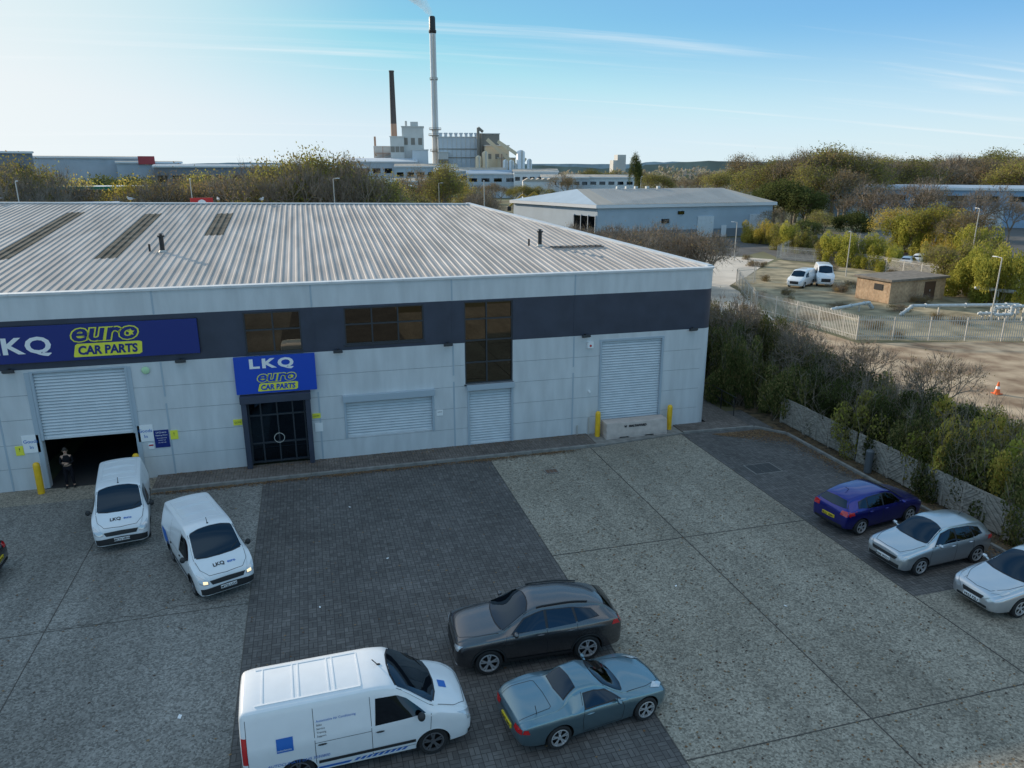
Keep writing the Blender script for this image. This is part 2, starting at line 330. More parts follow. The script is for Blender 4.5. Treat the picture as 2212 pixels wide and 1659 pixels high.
def shutter(x0,x1,z0,z1,boxh=.3,proud=.12):
    s=MB();z=z0;pitch=.13
    while z<z1-.01:
        zt=min(z+pitch,z1);zm=z+(zt-z)*.28
        s.add([(x0,.12,z),(x1,.12,z),(x1,.06,zm),(x0,.06,zm)],[(0,1,2,3)],1);s.add([(x0,.06,zm),(x1,.06,zm),(x1,.12,zt),(x0,.12,zt)],[(0,1,2,3)],0);z+=pitch
    s.box(x0,x1,.05,.12,z0-.04,z0+.03);s.box(x0,x1,.13,.2,z0,z1)
    o=s.obj('roller_shutter',['shutter','slatshade'],W)
    f=MB();f.box(x0-.1,x0,-.05,.1,max(z0-.04,0),z1);f.box(x1,x1+.1,-.05,.1,max(z0-.04,0),z1)
    if boxh: f.box(x0-.13,x1+.13,-.2 if proud else -.02,.1,z1,z1+boxh)
    f.obj('shutter_frame',['strip'],o,bevel=.01);return o
shutter(-18.3,-14.4,1.05,2.75,.3);shutter(-12.62,-10.58,.12,2.85,.25);shutter(-6.0,-2.8,.05,4.75,.12,0)
shutter(-30.45,-27.1,2.15,4.95,.08,0)
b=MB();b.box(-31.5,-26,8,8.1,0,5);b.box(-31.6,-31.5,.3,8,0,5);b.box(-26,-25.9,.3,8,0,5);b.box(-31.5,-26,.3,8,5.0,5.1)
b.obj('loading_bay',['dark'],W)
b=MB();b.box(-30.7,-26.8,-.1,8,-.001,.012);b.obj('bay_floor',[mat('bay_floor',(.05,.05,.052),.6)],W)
for sx in (-30.68,-26.98):
    b=MB();b.box(sx-.06,sx+.12,-.03,.0,0,5.0);b.obj('door_jamb',['strip'],W)
b=MB();b.box(-22.75,-19.8,-.42,.3,3.1,3.42);b.box(-22.72,-22.5,-.36,.3,0.1,3.1);b.box(-20.05,-19.83,-.36,.3,.1,3.1);b.obj('entrance_canopy',['band'],W,bevel=.01)
b=MB();b.box(-22.5,-20.05,.3,.34,.1,3.1);e=b.obj('entrance_door',['dglass'],W)
b=MB()
for x in (-22.48,-21.98,-21.29,-20.62,-20.12): b.box(x-.03,x+.03,.22,.3,.1,3.1)
for z in (.16,1.05,2.35,3.04): b.box(-22.5,-20.05,.225,.295,z-.035,z+.035)
b.obj('frame',['frame'],e)
b=MB();c=Vector((-21.29,.19,1.25));R_=.22
for i in range(20):
    a0=2*math.pi*i/20;a1=2*math.pi*(i+1)/20;b.cyl(c+Vector((math.cos(a0)*R_,0,math.sin(a0)*R_)),c+Vector((math.cos(a1)*R_,0,math.sin(a1)*R_)),.018,n=6)
b.cyl(c+Vector((0,0,-.22)),c+Vector((0,.08,-.22)),.02);b.cyl(c+Vector((0,0,.22)),c+Vector((0,.08,.22)),.02)
b.obj('handle',['galv'],e,smooth=True)
for x in (-18.5,-13.6,-6.9,-1.2,-31.2,-24.9):
    b=MB();b.box(x-.03,x+.03,-.14,0,5.16,5.22);T=Matrix.Translation((x,-.2,5.12))@Matrix.Rotation(rad(-25),4,'X');b.box(-.2,.2,-.09,.09,-.05,.06,T=T);b.obj('floodlight',['blacksteel'],W,bevel=.01)
b=MB();b.box(-6.78,-6.48,-.12,0,4.5,4.82);b.cyl((-6.63,-.125,4.62),(-6.63,-.12,4.62),.06,mi=1);b.obj('alarm_box',['lwhite','red'],W,bevel=.02)
b=MB();b.ell((-26.3,-.05,4.8),(.16,.06,.16));b.obj('alarm_box',[mat('lime_plastic',(.5,.75,.45),.4)],W)
b=MB();b.cyl((-6.6,-.1,2.3),(-6.6,0,2.3),.06);b.obj('security_camera',['lwhite'],W)
for x in (-7.2,-6.6): b=MB();b.cyl((x,-.08,0.06),(x,-.08,.95 if x>-7 else .6),.03);b.obj('conduit',['galv'],W)
# ---------------------------------------------------------------- signs
def euro(x,z,w,parent,y,bg):
    k=w/2.5
    wtext('euro',.98*k,'lyellow',x+.02*k,y,z+.64*k,parent,offset=.062*k,shear=.22,wid=2.42*k)
    wtext('euro',.98*k,bg,x+.075*k,y-.012,z+.64*k,parent,offset=.020*k,shear=.22,wid=2.31*k)
    b=MB();c=Vector((x+2.15*k,y-.02,z+.88*k));pts=[]
    for i in range(10):
        a=rad(90+36*i);r=(.15 if i%2==0 else .062)*k;pts.append(c+Vector((math.cos(a)*r,0,math.sin(a)*r)))
    b.add([c]+pts,[(0,i+1,(i+1)%10+1) for i in range(10)]);b.obj('star_mark',['lyellow'],parent)
    b=MB();x0=x+.08*k;b.add([(x0-.02,y-.006,z),(x0+2.28*k,y-.006,z),(x0+2.38*k,y-.006,z+.06*k),(x0+2.42*k,y-.006,z+.48*k),(x0+2.32*k,y-.006,z+.52*k),(x0+.14*k,y-.006,z+.52*k),(x0+.06*k,y-.006,z+.46*k),(x0-.04,y-.006,z+.05*k)],[tuple(range(8))]);b.obj('sign_lozenge',['lyellow'],parent)
    wtext('CAR PARTS',.46*k,bg,x0+.14*k,y-.014,z+.1*k,parent,offset=.018*k,wid=2.1*k,shear=.1)
S=root('shop_sign','long navy shop sign with white and yellow lettering','sign')
b=MB();b.box(-34.6,-24.1,-.14,-.02,5.42,6.88);b.obj('board',['signblue'],S,bevel=.01)
b=MB();b.box(-34.62,-24.08,-.02,0,5.4,6.9);b.obj('tray',['blacksteel'],S)
wtext('LKQ',.9,'lwhite',-31.9,-.15,5.82,S,offset=.026,wid=2.35,space=1.12);euro(-28.85,5.55,2.6,S,-.15,'signblue')
S=root('shop_sign','square blue shop sign above the glass entrance','sign')
b=MB();b.box(-22.85,-19.5,-.2,-.06,3.48,5.12);b.obj('board',['signblue2'],S,bevel=.01)
for ch,xx,ww in (('L',-22.22,.42),('K',-21.70,.60),('Q',-21.06,.66)): wtext(ch,.56,'lwhite',xx,-.21,4.62,S,offset=.022,wid=ww)
euro(-21.98,3.58,1.7,S,-.21,'signblue2')
def smallsign(x,z,w,h,m,lab,texts=(),bar=None):
    S=root('wall_sign',lab,'sign');b=MB();b.box(x-w/2,x+w/2,-.03,-.001,z-h/2,z+h/2);b.obj('board',[m],S)
    if bar: b=MB();b.box(x-w/2+.02,x+w/2-.02,-.036,-.031,z+h/2-.04-bar[1],z+h/2-.04);b.obj('sign_band',[bar[0]],S)
    for (t,s,dx,dz,mm) in texts: wtext(t,s,mm,x+dx,-.034,z+dz,S,name='lettering',align='CENTER')
smallsign(-30.95,2.0,.62,.75,'lwhite','white goods in sign beside the loading door',[('Goods',.2,0,.05,'lblue'),('In',.2,0,-.2,'lblue')])
smallsign(-26.65,2.05,.6,.72,'lwhite','white goods in sign beside the loading door',[('Goods',.2,0,.05,'lblue'),('In',.2,0,-.2,'lblue')])
smallsign(-26.05,1.75,.58,.78,'signblue','blue opening hours sign with small white text',[('LKQ euro',.1,0,.26,'lwhite'),('Opening Hours',.075,0,.14,'lwhite'),('Mon-Fri 8.00-18.00',.05,0,.02,'lwhite'),('Sat 8.00-17.00',.05,0,-.08,'lwhite'),('Sun 9.00-16.00',.05,0,-.18,'lwhite')])
smallsign(-25.55,1.88,.3,.4,'lyellow','small yellow hazard sign on the wall',[('!',.2,0,-.02,'lblack')])
smallsign(-31.4,1.75,.3,.4,'lyellow','small yellow hazard sign on the wall',[('!',.2,0,-.02,'lblack')])
smallsign(-26.5,1.45,.22,.24,'lwhite','small white and red prohibition sign',(),('red',.06))
smallsign(-22.95,2.2,.36,.26,'lyellow','yellow security camera notice by the entrance',[('CCTV',.1,0,-.04,'lblack')])
smallsign(-19.62,2.2,.36,.22,'lyellow','yellow security camera notice by the entrance',[('CCTV',.1,0,-.04,'lblack')])
smallsign(-19.55,1.65,.34,.4,'lwhite','small white notice by the entrance',())
smallsign(-14.05,1.85,.3,.28,'lwhite','small white notice beside window shutter',[('NOTICE',.06,0,.02,'lblack')])
# ---------------------------------------------------------------- bollards & block
def lathe(b,prof,n=16,mi=0,c=(0,0,0)):
    vs=[];k=len(prof)
    for r,z in prof:
        for i in range(n): t=2*math.pi*i/n;vs.append((c[0]+r*math.cos(t),c[1]+r*math.sin(t),c[2]+z))
    b.add(vs,[(j*n+i,j*n+(i+1)%n,(j+1)*n+(i+1)%n,(j+1)*n+i) for j in range(k-1) for i in range(n)],mi)
b=MB();lathe(b,[(.13,0),(.13,1.22),(.12,1.29),(.085,1.34),(.04,1.36),(0,1.365)]);bm_=b.mesh('bollard',['yellow'],True)
for x,y in ((-30.75,-.5),(-27.05,-.5),(-6.25,-.42),(-2.35,-.42)):
    mk('bollard',bm_,None,(x,y,0),label='yellow steel bollard guarding a roller shutter door',category='bollard',group='yellow bollards by the shutter doors')
b=MB();lathe(b,[(.16,0),(.16,.85),(.17,.9),(.17,1.0),(.12,1.06),(0,1.07)]);b.obj('bollard',[mat('grey_bollard',(.11,.12,.13),.5)],smooth=True,loc=(3.55,-7.7,0),label='short dark grey bollard beside the timber fence',category='bollard')
S=root('concrete_block','pale concrete security block in front of a roller shutter','concrete block')
b=MB();x0,x1=-6.0,-2.75
prof=[(-1.0,.12),(-1.0,.28),(-.94,.84),(-.26,.84),(-.2,.28),(-.2,.12)]
vs=[(x,y,z) for x in (x0,x1) for y,z in prof];b.add(vs,[(i,(i+1)%6,6+(i+1)%6,6+i) for i in range(6)]+[(0,1,2,3,4,5)[::-1],(6,7,8,9,10,11)])
for xa,xb in ((-6.0,-5.3),(-4.8,-3.95),(-3.45,-2.75)): b.box(xa,xb,-.99,-.21,.04,.125)
b.obj('block',[mat('precast_concrete',(.56,.48,.43),.8,var=.1,vs=3,bump=.2)],S,bevel=.015)
wtext('MALTAWARD',.15,'lblack',-4.35,-.985,.60,S,offset=.008,align='CENTER')
b=MB();b.add([(-5.05,-.99,.60),(-4.95,-.99,.60),(-4.93,-.98,.70),(-4.97,-.98,.70),(-5.0,-.985,.65),(-5.03,-.98,.70),(-5.07,-.98,.70)],[(0,1,2,3,4,5,6)]);b.obj('emblem',['lblack'],S)
# ---------------------------------------------------------------- timber fence
fm=MB();Lp=1.83;H=1.35
fm.box(0,.1,-.05,.05,0,H+.08,0)
for k in range(17):
    z0=-.2+k*.135
    for a,sgn in ((0,1),(1,-1)):
        xa=.1+a*.87
        za=z0 if sgn>0 else z0+.75;zb=z0+.75 if sgn>0 else z0
        if max(za,zb)<.08 or min(za,zb)>H-.05: continue
        def lim(z): return (z-za)/(zb-za)
        lo,hi=sorted((lim(.05),lim(H-.1)));t0=max(0,lo);t1=min(1,hi)
        if t1-t0<.05: continue
        A=(xa+.85*t0,za+(zb-za)*t0);C_=(xa+.85*t1,za+(zb-za)*t1);o_=.02*((k%2)*1)
        fm.add([(A[0],-.03-o_,A[1]),(C_[0],-.03-o_,C_[1]),(C_[0],-.03-o_,C_[1]+.115),(A[0],-.03-o_,A[1]+.115),(A[0],-.01-o_,A[1]),(C_[0],-.01-o_,C_[1]),(C_[0],-.01-o_,C_[1]+.115),(A[0],-.01-o_,A[1]+.115)],[(0,1,2,3),(7,6,5,4),(3,2,6,7),(0,4,5,1),(0,3,7,4),(1,5,6,2)])
fm.box(.1,Lp,-.02,.03,H-.02,H+.05);fm.box(.1,Lp,0,.05,0.05,.12);fm.box(.93,1.0,-.06,.0,.05,H);fm.box(.1,Lp,.0,.015,.1,H-.03)
fme=fm.mesh('fence_panel',['wood']);y=-.8
while y>-24:
    o=mk('timber_fence',fme,None,(3.95+random.uniform(-.03,.03),y,random.uniform(-.05,.03)),rad(-90),label='weathered timber fence panel with diagonal boards',category='fence',group='timber fence panels beside the parking bays')
    o.rotation_euler=(random.uniform(-.04,.04),0,rad(-90)+random.uniform(-.03,.03));y-=1.9
S=root('railing','black steel railing beside building corner','railing')
for i in range(7): b=MB();yy=.6+i*1.3;b.cyl((2.0,yy,.0),(2.0,yy,1.1),.025,n=8);b.obj('post',['blacksteel'],S)
for z_ in (1.1,.6): b=MB();b.cyl((2.0,.4,z_),(2.0,8.6,z_),.022,n=8);b.obj('rail',['blacksteel'],S)
# ---------------------------------------------------------------- cars
def pch(xs,ys,x):
    n=len(xs)
    for i in range(n-1):
        if x<=xs[i+1] or i==n-2: break
    h=[xs[k+1]-xs[k] for k in range(n-1)];d=[(ys[k+1]-ys[k])/h[k] for k in range(n-1)]
    def sl(k):
        if k==0: return d[0]
        if k==n-1: return d[-1]
        if d[k-1]*d[k]<=0: return 0
        w1=2*h[k]+h[k-1];w2=h[k]+2*h[k-1];return (w1+w2)/(w1/d[k-1]+w2/d[k])
    t=(x-xs[i])/h[i];m0=sl(i);m1=sl(i+1)
    return (2*t**3-3*t*t+1)*ys[i]+(t**3-2*t*t+t)*h[i]*m0+(-2*t**3+3*t*t)*ys[i+1]+(t**3-t*t)*h[i]*m1
def resamp(P,n):
    P=[Vector(p) for p in P];Ls=[0]
    for a,c in zip(P,P[1:]): Ls.append(Ls[-1]+(c-a).length)
    out=[]
    for i in range(n+1):
        s=Ls[-1]*i/n
        for k in range(len(P)-1):
            if s<=Ls[k+1]+1e-9: break
        t=(s-Ls[k])/max(1e-9,Ls[k+1]-Ls[k]);out.append(P[k].lerp(P[k+1],t))
    return out
class Car:
    def __init__(s,label,cat,loc,head,st,wh,paint,S=(1,1,1),shoulder=.955,crown=.035,name='parked_car',archmat='plastic',archr=.055,rimm='rim'):
        s.S=S;s.root=root(name,label,cat,(loc[0],loc[1],.005),rad(head));s.paint=paint
        st=sorted(st);X=[q[0] for q in st];cols=[[q[k] for q in st] for k in range(1,6)]
        xs=[]
        for a,c in zip(X,X[1:]):
            for i in range(6): xs.append(a+(c-a)*i/6)
        xs.append(X[-1]);vs=[];N=0
        for x in xs:
            zb,zl,zt,w,wt=[pch(X,c,x) for c in cols];ws=w*shoulder
            h=[(0,zb),(.8*w,zb),(.93*w,zb+.04),(.972*w,zb+.25*(zl-zb)),(.992*w,zb+.50*(zl-zb)),(w,zb+.78*(zl-zb)),((ws+w)/2+.006,zl-.06*(zl-zb)),(ws,zl)]
            r=min(.075,(zt-zl)*.45);
            for t in (.3,.6,.85): h.append((ws+(wt-ws)*t+.012*math.sin(t*3.14),zl+(zt-r-zl)*t))
            h+= [(wt,zt-r),(wt-.25*r,zt-.45*r),(wt-.8*r,zt-.12*r)]
            y0=wt-1.4*r
            for f in (1,.75,.5,.25,0): h.append((y0*f,zt+crown*(1-f*f)))
            full=h+[(-a,z) for a,z in h[-2:0:-1]];N=len(full);vs+=[(x,a,z) for a,z in full]
        K=len(xs);fs=[(j*N+i,j*N+(i+1)%N,(j+1)*N+(i+1)%N,(j+1)*N+i) for j in range(K-1) for i in range(N)]
        fs+=[tuple(range(N))[::-1],tuple((K-1)*N+i for i in range(N))]
        bm=bmesh.new();V=[bm.verts.new(v) for v in vs]
        for f in fs: bm.faces.new([V[i] for i in f])
        bmesh.ops.recalc_face_normals(bm,faces=bm.faces);s.bvh=BVHTree.FromBMesh(bm)
        me=bpy.data.meshes.new('body');bm.to_mesh(me);bm.free()
        me.materials.append(M[paint]);me.materials.append(M['dark'])
        xf,xr,tr,r=wh;c=MB()
        for x in (xf,xr):
            for sg in (1,-1): c.cyl((x,sg*1.3,r),(x,sg*(tr-.24),r),r+archr,n=40,mi=1)
        cm=c.mesh('cut',[paint,'dark']);co=mk('cut',cm);bo=mk('body',me)
        md=bo.modifiers.new('b','BOOLEAN');md.operation='DIFFERENCE';md.object=co;md.solver='EXACT'
        dg=bpy.context.evaluated_depsgraph_get();dg.update();nm=bpy.data.meshes.new_from_object(bo.evaluated_get(dg))
        bpy.data.objects.remove(bo);bpy.data.objects.remove(co)
        nm.polygons.foreach_set('use_smooth',[True]*len(nm.polygons));nm.set_sharp_from_angle(angle=rad(32))
        s.body=s.put('body',nm)
        for x in (xf,xr):
            for sg in (1,-1): s.wheel(x,sg*tr,r,sg,rimm)
        if archmat:
            R=r+archr
            for x in (xf,xr):
                for sg in (1,-1):
                    a=MB();pts=[]
                    for i in range(19):
                        t=rad(-8+196*i/18);px=x+R*math.cos(t);pz=r+R*math.sin(t)
                        if pz<.2: pz=.2
                        h=s.hit(px,pz,'L');pts.append((px,(h[0].y if h else tr)*sg,pz,t))
                    wd=.05 if archmat=='plastic' else .018
                    for p,q in zip(pts,pts[1:]):
                        po=(p[0]+wd*math.cos(p[3]),p[1],p[2]+wd*math.sin(p[3]));qo=(q[0]+wd*math.cos(q[3]),q[1],q[2]+wd*math.sin(q[3]))
                        e=.012*sg
                        a.add([(p[0],p[1]+e,p[2]),(q[0],q[1]+e,q[2]),(qo[0],qo[1]+e,qo[2]),(po[0],po[1]+e,po[2])],[(0,1,2,3)])
                        a.add([(p[0],p[1]+e,p[2]),(q[0],q[1]+e,q[2]),(q[0],q[1]-.08*sg,q[2]),(p[0],p[1]-.08*sg,p[2])],[(0,1,2,3)])
                    s.part('wheel_arch',a,[archmat if archmat!='body' else paint])
    def put(s,name,me,parent=None):
        for v in me.vertices: v.co=Vector((v.co.x*s.S[0],v.co.y*s.S[1],v.co.z*s.S[2]))
        return mk(name,me,parent or s.root)
    def part(s,name,mb,mats,smooth=True,parent=None): return s.put(name,mb.mesh(name,mats,smooth),parent)
    def hit(s,a,c,d):
        o,v={'L':((a,3,c),(0,-1,0)),'R':((a,-3,c),(0,1,0)),'F':((5,a,c),(-1,0,0)),'B':((-5,a,c),(1,0,0)),'T':((a,c,5),(0,0,-1))}[d]
        h=s.bvh.ray_cast(Vector(o),Vector(v));return (h[0],h[1]) if h[0] else None
    def patch(s,name,A,Bq,d,m,off=.007,n=12,k=5,mb=None):
        if name in ('windscreen','rear_window'):
            pts=[Vector(p) for p in A]+[Vector(p) for p in Bq];c0=sum(pts,Vector((0,0)))/len(pts);g_=1.07
            s.patch('glass_surround',[c0+(Vector(p)-c0)*g_ for p in A],[c0+(Vector(p)-c0)*g_ for p in Bq],d,'lblack',off=.004,n=n,k=k);off=.010
        A=resamp(A,n);Bq=resamp(Bq,n);g=mb or MB();idx={};vs=[];fs=[]
        for j in range(k+1):
            for i in range(n+1):
                p=A[i].lerp(Bq[i],j/k);h=s.hit(p.x,p.y,d)
                if h:
                    idx[(i,j)]=len(vs);vs.append(h[0]+h[1]*off)
        for j in range(k):
            for i in range(n):
                q=[(i,j),(i+1,j),(i+1,j+1),(i,j+1)]
                if all(x in idx for x in q): fs.append(tuple(idx[x] for x in q))
        g.add(vs,fs)
        if mb is None and vs: return s.part(name,g,[m])
    def both(s,name,A,Bq,m,off=.007,n=10,k=4):
        for d in 'LR': s.patch(name,A,Bq,d,m,off,n,k)
    def sidewin(s,wins,trim='lblack'):
        for A,Bq in wins: s.both('window',A,Bq,'dglass',off=.010)
        A=[(wins[0][0][0][0]+.05,wins[0][0][0][1]-.025),(wins[-1][0][-1][0]-.04,wins[-1][0][-1][1]-.025)]
        Bq=[(wins[0][1][0][0]+.03,wins[0][1][0][1]+.02)]+[(q[0],q[1]+.02) for w in wins for q in w[1][1:]]
        s.both('window_surround',A,Bq,trim,off=.005,n=22,k=5)
    def pair(s,name,A,Bq,d,m,off=.008,n=6,k=4):
        for sg in (1,-1):
            f=(lambda p:(p[0]*sg,p[1])) if d in 'FB' else (lambda p:(p[0],p[1]*sg))
            s.patch(name,[f(p) for p in A],[f(p) for p in Bq],d,m,off,n,k)
    def seams(s,lines,w=.011):
        for L_ in lines:
            P=resamp(L_,max(4,int(len(L_)*4)))
            for d in 'LR':
                vs=[]
                for i,a in enumerate(P):
                    t=(P[min(i+1,len(P)-1)]-P[max(i-1,0)]).normalized();nn=Vector((-t.y,t.x))*w/2
                    hs=[s.hit(q.x,q.y,d) for q in (a-nn,a+nn)]
                    if all(hs): vs+=[h[0]+h[1]*.004 for h in hs]
                g=MB();g.add(vs,[(2*i,2*i+1,2*i+3,2*i+2) for i in range(len(vs)//2-1)])
                if len(vs)>3: s.part('panel_gap',g,['lblack'])
    def bonnet_gap(s,P):
        for sg in (1,-1):
            Q=resamp([(a,c*sg) for a,c in P],14);vs=[]
            for i,a in enumerate(Q):
                t=(Q[min(i+1,14)]-Q[max(i-1,0)]).normalized();nn=Vector((-t.y,t.x))*.006
                hs=[s.hit(q.x,q.y,'T') for q in (a-nn,a+nn)]
                if all(hs): vs+=[h[0]+h[1]*.004 for h in hs]
            g=MB();g.add(vs,[(2*i,2*i+1,2*i+3,2*i+2) for i in range(len(vs)//2-1)]);s.part('panel_gap',g,['lblack'])
    def text(s,body,size,a,c,d,m,offset=0,shear=0,align='LEFT',name='lettering',off=.012):
        me=textmesh(body,size,offset,shear,0,align)
        for v in me.vertices:
            u,w=v.co.x,v.co.y
            q={'R':(a+u,c+w),'L':(a-u,c+w),'F':(a+u,c+w),'B':(a-u,c+w),'T':(a-w,c+u)}[d]
            h=s.hit(q[0],q[1],d);v.co=(h[0]+h[1]*off) if h else Vector((0,0,.5))
        me.materials.clear();me.materials.append(M[m]);s.put(name,me)
    def wheel(s,x,y,r,sg,rimm):
        b=MB()
        b.cyl((x,y-sg*.10,r),(x,y-sg*.05,r),r*.6,n=20);hub=s.part('wheel',b,['blacksteel'])
        t=MB();prof=[(r*.66,-.10),(r*.90,-.11),(r*.985,-.085),(r,-.04),(r,.04),(r*.985,.085),(r*.90,.11),(r*.68,.10)]
        n=28;vs=[]
        for rr,yy in prof:
            for i in range(n): a=2*math.pi*i/n;vs.append((x+rr*math.cos(a),y-.02*sg+yy,r+rr*math.sin(a)))
        t.add(vs,[(j*n+i,j*n+(i+1)%n,(j+1)*n+(i+1)%n,(j+1)*n+i) for j in range(7) for i in range(n)]);s.part('tyre',t,['tyre'],parent=hub)
        q=MB();yo=y+sg*.085
        vs=[];pr=[(r*.72,yo),(r*.64,yo+sg*.006),(r*.60,yo-sg*.05)]
        for rr,yy in pr:
            for i in range(n): a=2*math.pi*i/n;vs.append((x+rr*math.cos(a),yy,r+rr*math.sin(a)))
        q.add(vs,[(j*n+i,j*n+(i+1)%n,(j+1)*n+(i+1)%n,(j+1)*n+i) for j in range(2) for i in range(n)])
        for i in range(5):
            for da in (-10,10):
                a=rad(72*i+90);a2=a+rad(da)
                c0=Vector((x+.05*math.cos(a),yo-sg*.02,r+.05*math.sin(a)));c1=Vector((x+r*.66*math.cos(a2),yo-sg*.005,r+r*.66*math.sin(a2)))
                d=(c1-c0).normalized();nn=Vector((0,1,0)).cross(d)*r*.06
                q.add([c0-nn,c0+nn,c1+nn*1.1,c1-nn*1.1],[(0,1,2,3)])
        q.cyl((x,yo-sg*.05,r),(x,yo-sg*.006,r),r*.17,n=14);s.part('rim',q,[rimm],parent=hub)
    def mirror(s,x,z,y,m,big=1):
        for sg in (1,-1):
            b=MB();b.ell((x,sg*(y+.10),z+.01),(.055*big,.095,.065*big),n=12,k=8);b.cyl((x,sg*(y-.06),z-.04),(x,sg*(y+.05),z-.01),.03,n=8);s.part('door_mirror',b,[m])
    def plate(s,txt,x,z,d,ym='lwhite'):
        h=s.hit(0,z,d)
        if not h: return
        xx=h[0].x;sg=1 if d=='F' else -1;b=MB();b.box(min(xx,xx+.03*sg),max(xx,xx+.03*sg),-.26,.26,z-.056,z+.056);pl=s.part('number_plate',b,[ym],False)
        me=textmesh(txt,.11,.003,0,0,'CENTER');
        for v in me.vertices: v.co=Vector((xx+.036*sg,v.co.x*sg,z-.038+v.co.y))
        me.materials.clear();me.materials.append(M['lblack']);s.put('lettering',me,pl)
    def handles(s,pts,m):
        for d,sg in (('L',1),('R',-1)):
            for x,z in pts:
                h=s.hit(x,z,d)
                if h: b=MB();b.ell((x,h[0].y+sg*.018,z),(.1,.022,.018),n=8,k=6);s.part('handle',b,[m])
VAN=[(2.485,.35,.58,.64,.68,.50),(2.43,.28,.77,.84,.82,.64),(2.27,.24,.91,.99,.92,.72),(1.95,.24,1.05,1.14,.97,.79),(1.66,.24,1.14,1.26,.98,.82),(.92,.24,1.2,1.78,.99,.78),(.66,.24,1.2,1.90,.99,.79),(.2,.24,1.2,1.95,.99,.79),(-2.1,.24,1.2,1.95,.99,.79),(-2.38,.26,1.2,1.93,.98,.77),(-2.46,.3,1.2,1.87,.95,.73),(-2.485,.4,1.2,1.78,.90,.68)]
def van(label,loc,head,S,paint='white',lit=False,bumper='plastic',plate='',rimm='rimd',small=False):
    c=Car(label,'van',loc,head,VAN,(1.55,-1.38,.84,.345),paint,S=S,shoulder=.98,crown=.045,name='parked_van',archmat='plastic' if small else 'body',rimm=rimm)
    c.patch('windscreen',[(1.57,-.77),(1.68,-.4),(1.71,0),(1.68,.4),(1.57,.77)],[(.82,-.70),(.73,-.35),(.71,0),(.73,.35),(.82,.70)],'T','dglass',n=16,k=8)
    c.both('window',[(1.40,1.20),(.9,1.17),(.28,1.16)],[(1.0,1.58),(.78,1.71),(.32,1.74)],'dglass')
    c.patch('grille',[(-.5,.66),(0,.66),(.5,.66)],[(-.58,.80),(0,.82),(.58,.80)],'F','plastic',n=14,k=4)
    c.patch('bumper',[(-.84,.34),(0,.34),(.84,.34)],[(-.86,.56 if bumper=='plastic' else .44),(0,.60 if bumper=='plastic' else .44),(.86,.56 if bumper=='plastic' else .44)],'F','plastic',off=.014,n=24,k=5)
    c.pair('headlight',[(.60,.68),(.72,.68),(.88,.74)],[(.60,.83),(.74,.88),(.91,1.0)],'F','lampglass')
    if lit: c.pair('headlight_lamp',[(.64,.71),(.78,.73)],[(.64,.79),(.78,.82)],'F','lampon',off=.014,n=3,k=2)
    c.seams([[(1.47,.45),(1.52,1.16)],[(.20,.42),(.20,1.80)],[(.20,.42),(1.2,.42)],[(-1.0,.4),(-1.0,1.8)],[(.2,1.05),(-1.0,1.05)],[(-2.36,.5),(-2.36,1.8)]])
    c.bonnet_gap([(1.70,.80),(2.1,.75),(2.36,.54),(2.40,0)])
    c.both('side_moulding',[(1.15,.50),(-.95,.50)],[(1.15,.58),(-.95,.58)],'plastic',off=.012,n=16,k=2)
    c.mirror(1.28,1.22,.99,'plastic',1.6)
    c.handles([(.38,1.0),(-.85,1.0)],'plastic')
    for y in (-.28,.28): b=MB();b.cyl((1.70,y,1.265),(1.42,y+.42,1.44),.012,n=6);c.part('wiper',b,['plastic'])
    b=MB();b.cyl((.50,0,1.96),(.37,0,2.13),.012,n=6);b.ell((.51,0,1.97),(.05,.035,.02));c.part('aerial',b,['plastic'])
    c.both('tail_light',[(-2.36,.85),(-2.46,.85)],[(-2.36,1.45),(-2.46,1.45)],'taillamp',n=3)
    for y in (-.60,.60):
        g=MB()
        for i in range(12):
            xa=.05-2.2*i/12;xb=.05-2.2*(i+1)/12;h0=c.hit(xa,y,'T');h1=c.hit(xb,y,'T')
            if h0 and h1: beam(g,h0[0]+Vector((0,0,.006)),h1[0]+Vector((0,0,.006)),.045,.018)
        c.part('roof_rib',g,[paint])
    for x in (.05,-.5,-.62,-1.25,-1.37,-2.0):
        g=MB();P=[c.hit(x,-.58+1.16*i/8,'T') for i in range(9)]
        for h0,h1 in zip(P,P[1:]): beam(g,h0[0]+Vector((0,0,.004)),h1[0]+Vector((0,0,.004)),.03,.016)
        c.part('roof_rib',g,[paint])
    if plate: c.plate(plate,2.4,.50,'F')
    return c
M['vanw']=mat('van_white',(.78,.80,.82),.3,coat=.7,var=.02,vs=3)
v=van('white delivery van nosing out from the open loading door',(-26.8,-4.45),-80,(.885,.93,.955),'vanw',plate='MK74 HRW',small=True)
v.text('LKQ',.19,2.14,-.34,'T','lblack',offset=.006);v.text('euro',.14,2.13,.12,'T','lblue',offset=.004)
v=van('white compact van with headlights on parked in the yard',(-23.4,-8.66),-68,(.89,.925,.94),'vanw',lit=True,plate='MT22 LGX',small=True)
v.text('LKQ',.19,2.14,-.34,'T','lblack',offset=.006);v.text('euro',.14,2.13,.12,'T','lblue',offset=.004)
v.both('body_stripe',[(-1.9,.62),(-1.2,.75)],[(-2.2,1.15),(-1.6,1.15)],'lblue',off=.008)
v=van('large white panel van with blue company lettering on its side',(-19.12,-17.85),2,(1,1,1),'vanw',bumper='body',small=False)
v.text('AUTOCLIMATE 0345 5050800',.10,-2.0,.66,'R','lblue',shear=.2);v.text('Automotive Air Conditioning',.07,-.95,1.50,'R','lblue')
for i,t in enumerate(['Sales','Service','Training','Support']): v.text(t,.06,-.95,1.42-i*.08,'R','lblack')
v.patch('blue_logo',[(-1.78,1.0),(-1.44,1.0)],[(-1.78,1.32),(-1.44,1.32)],'R','lblue',n=6,k=6,off=.008)
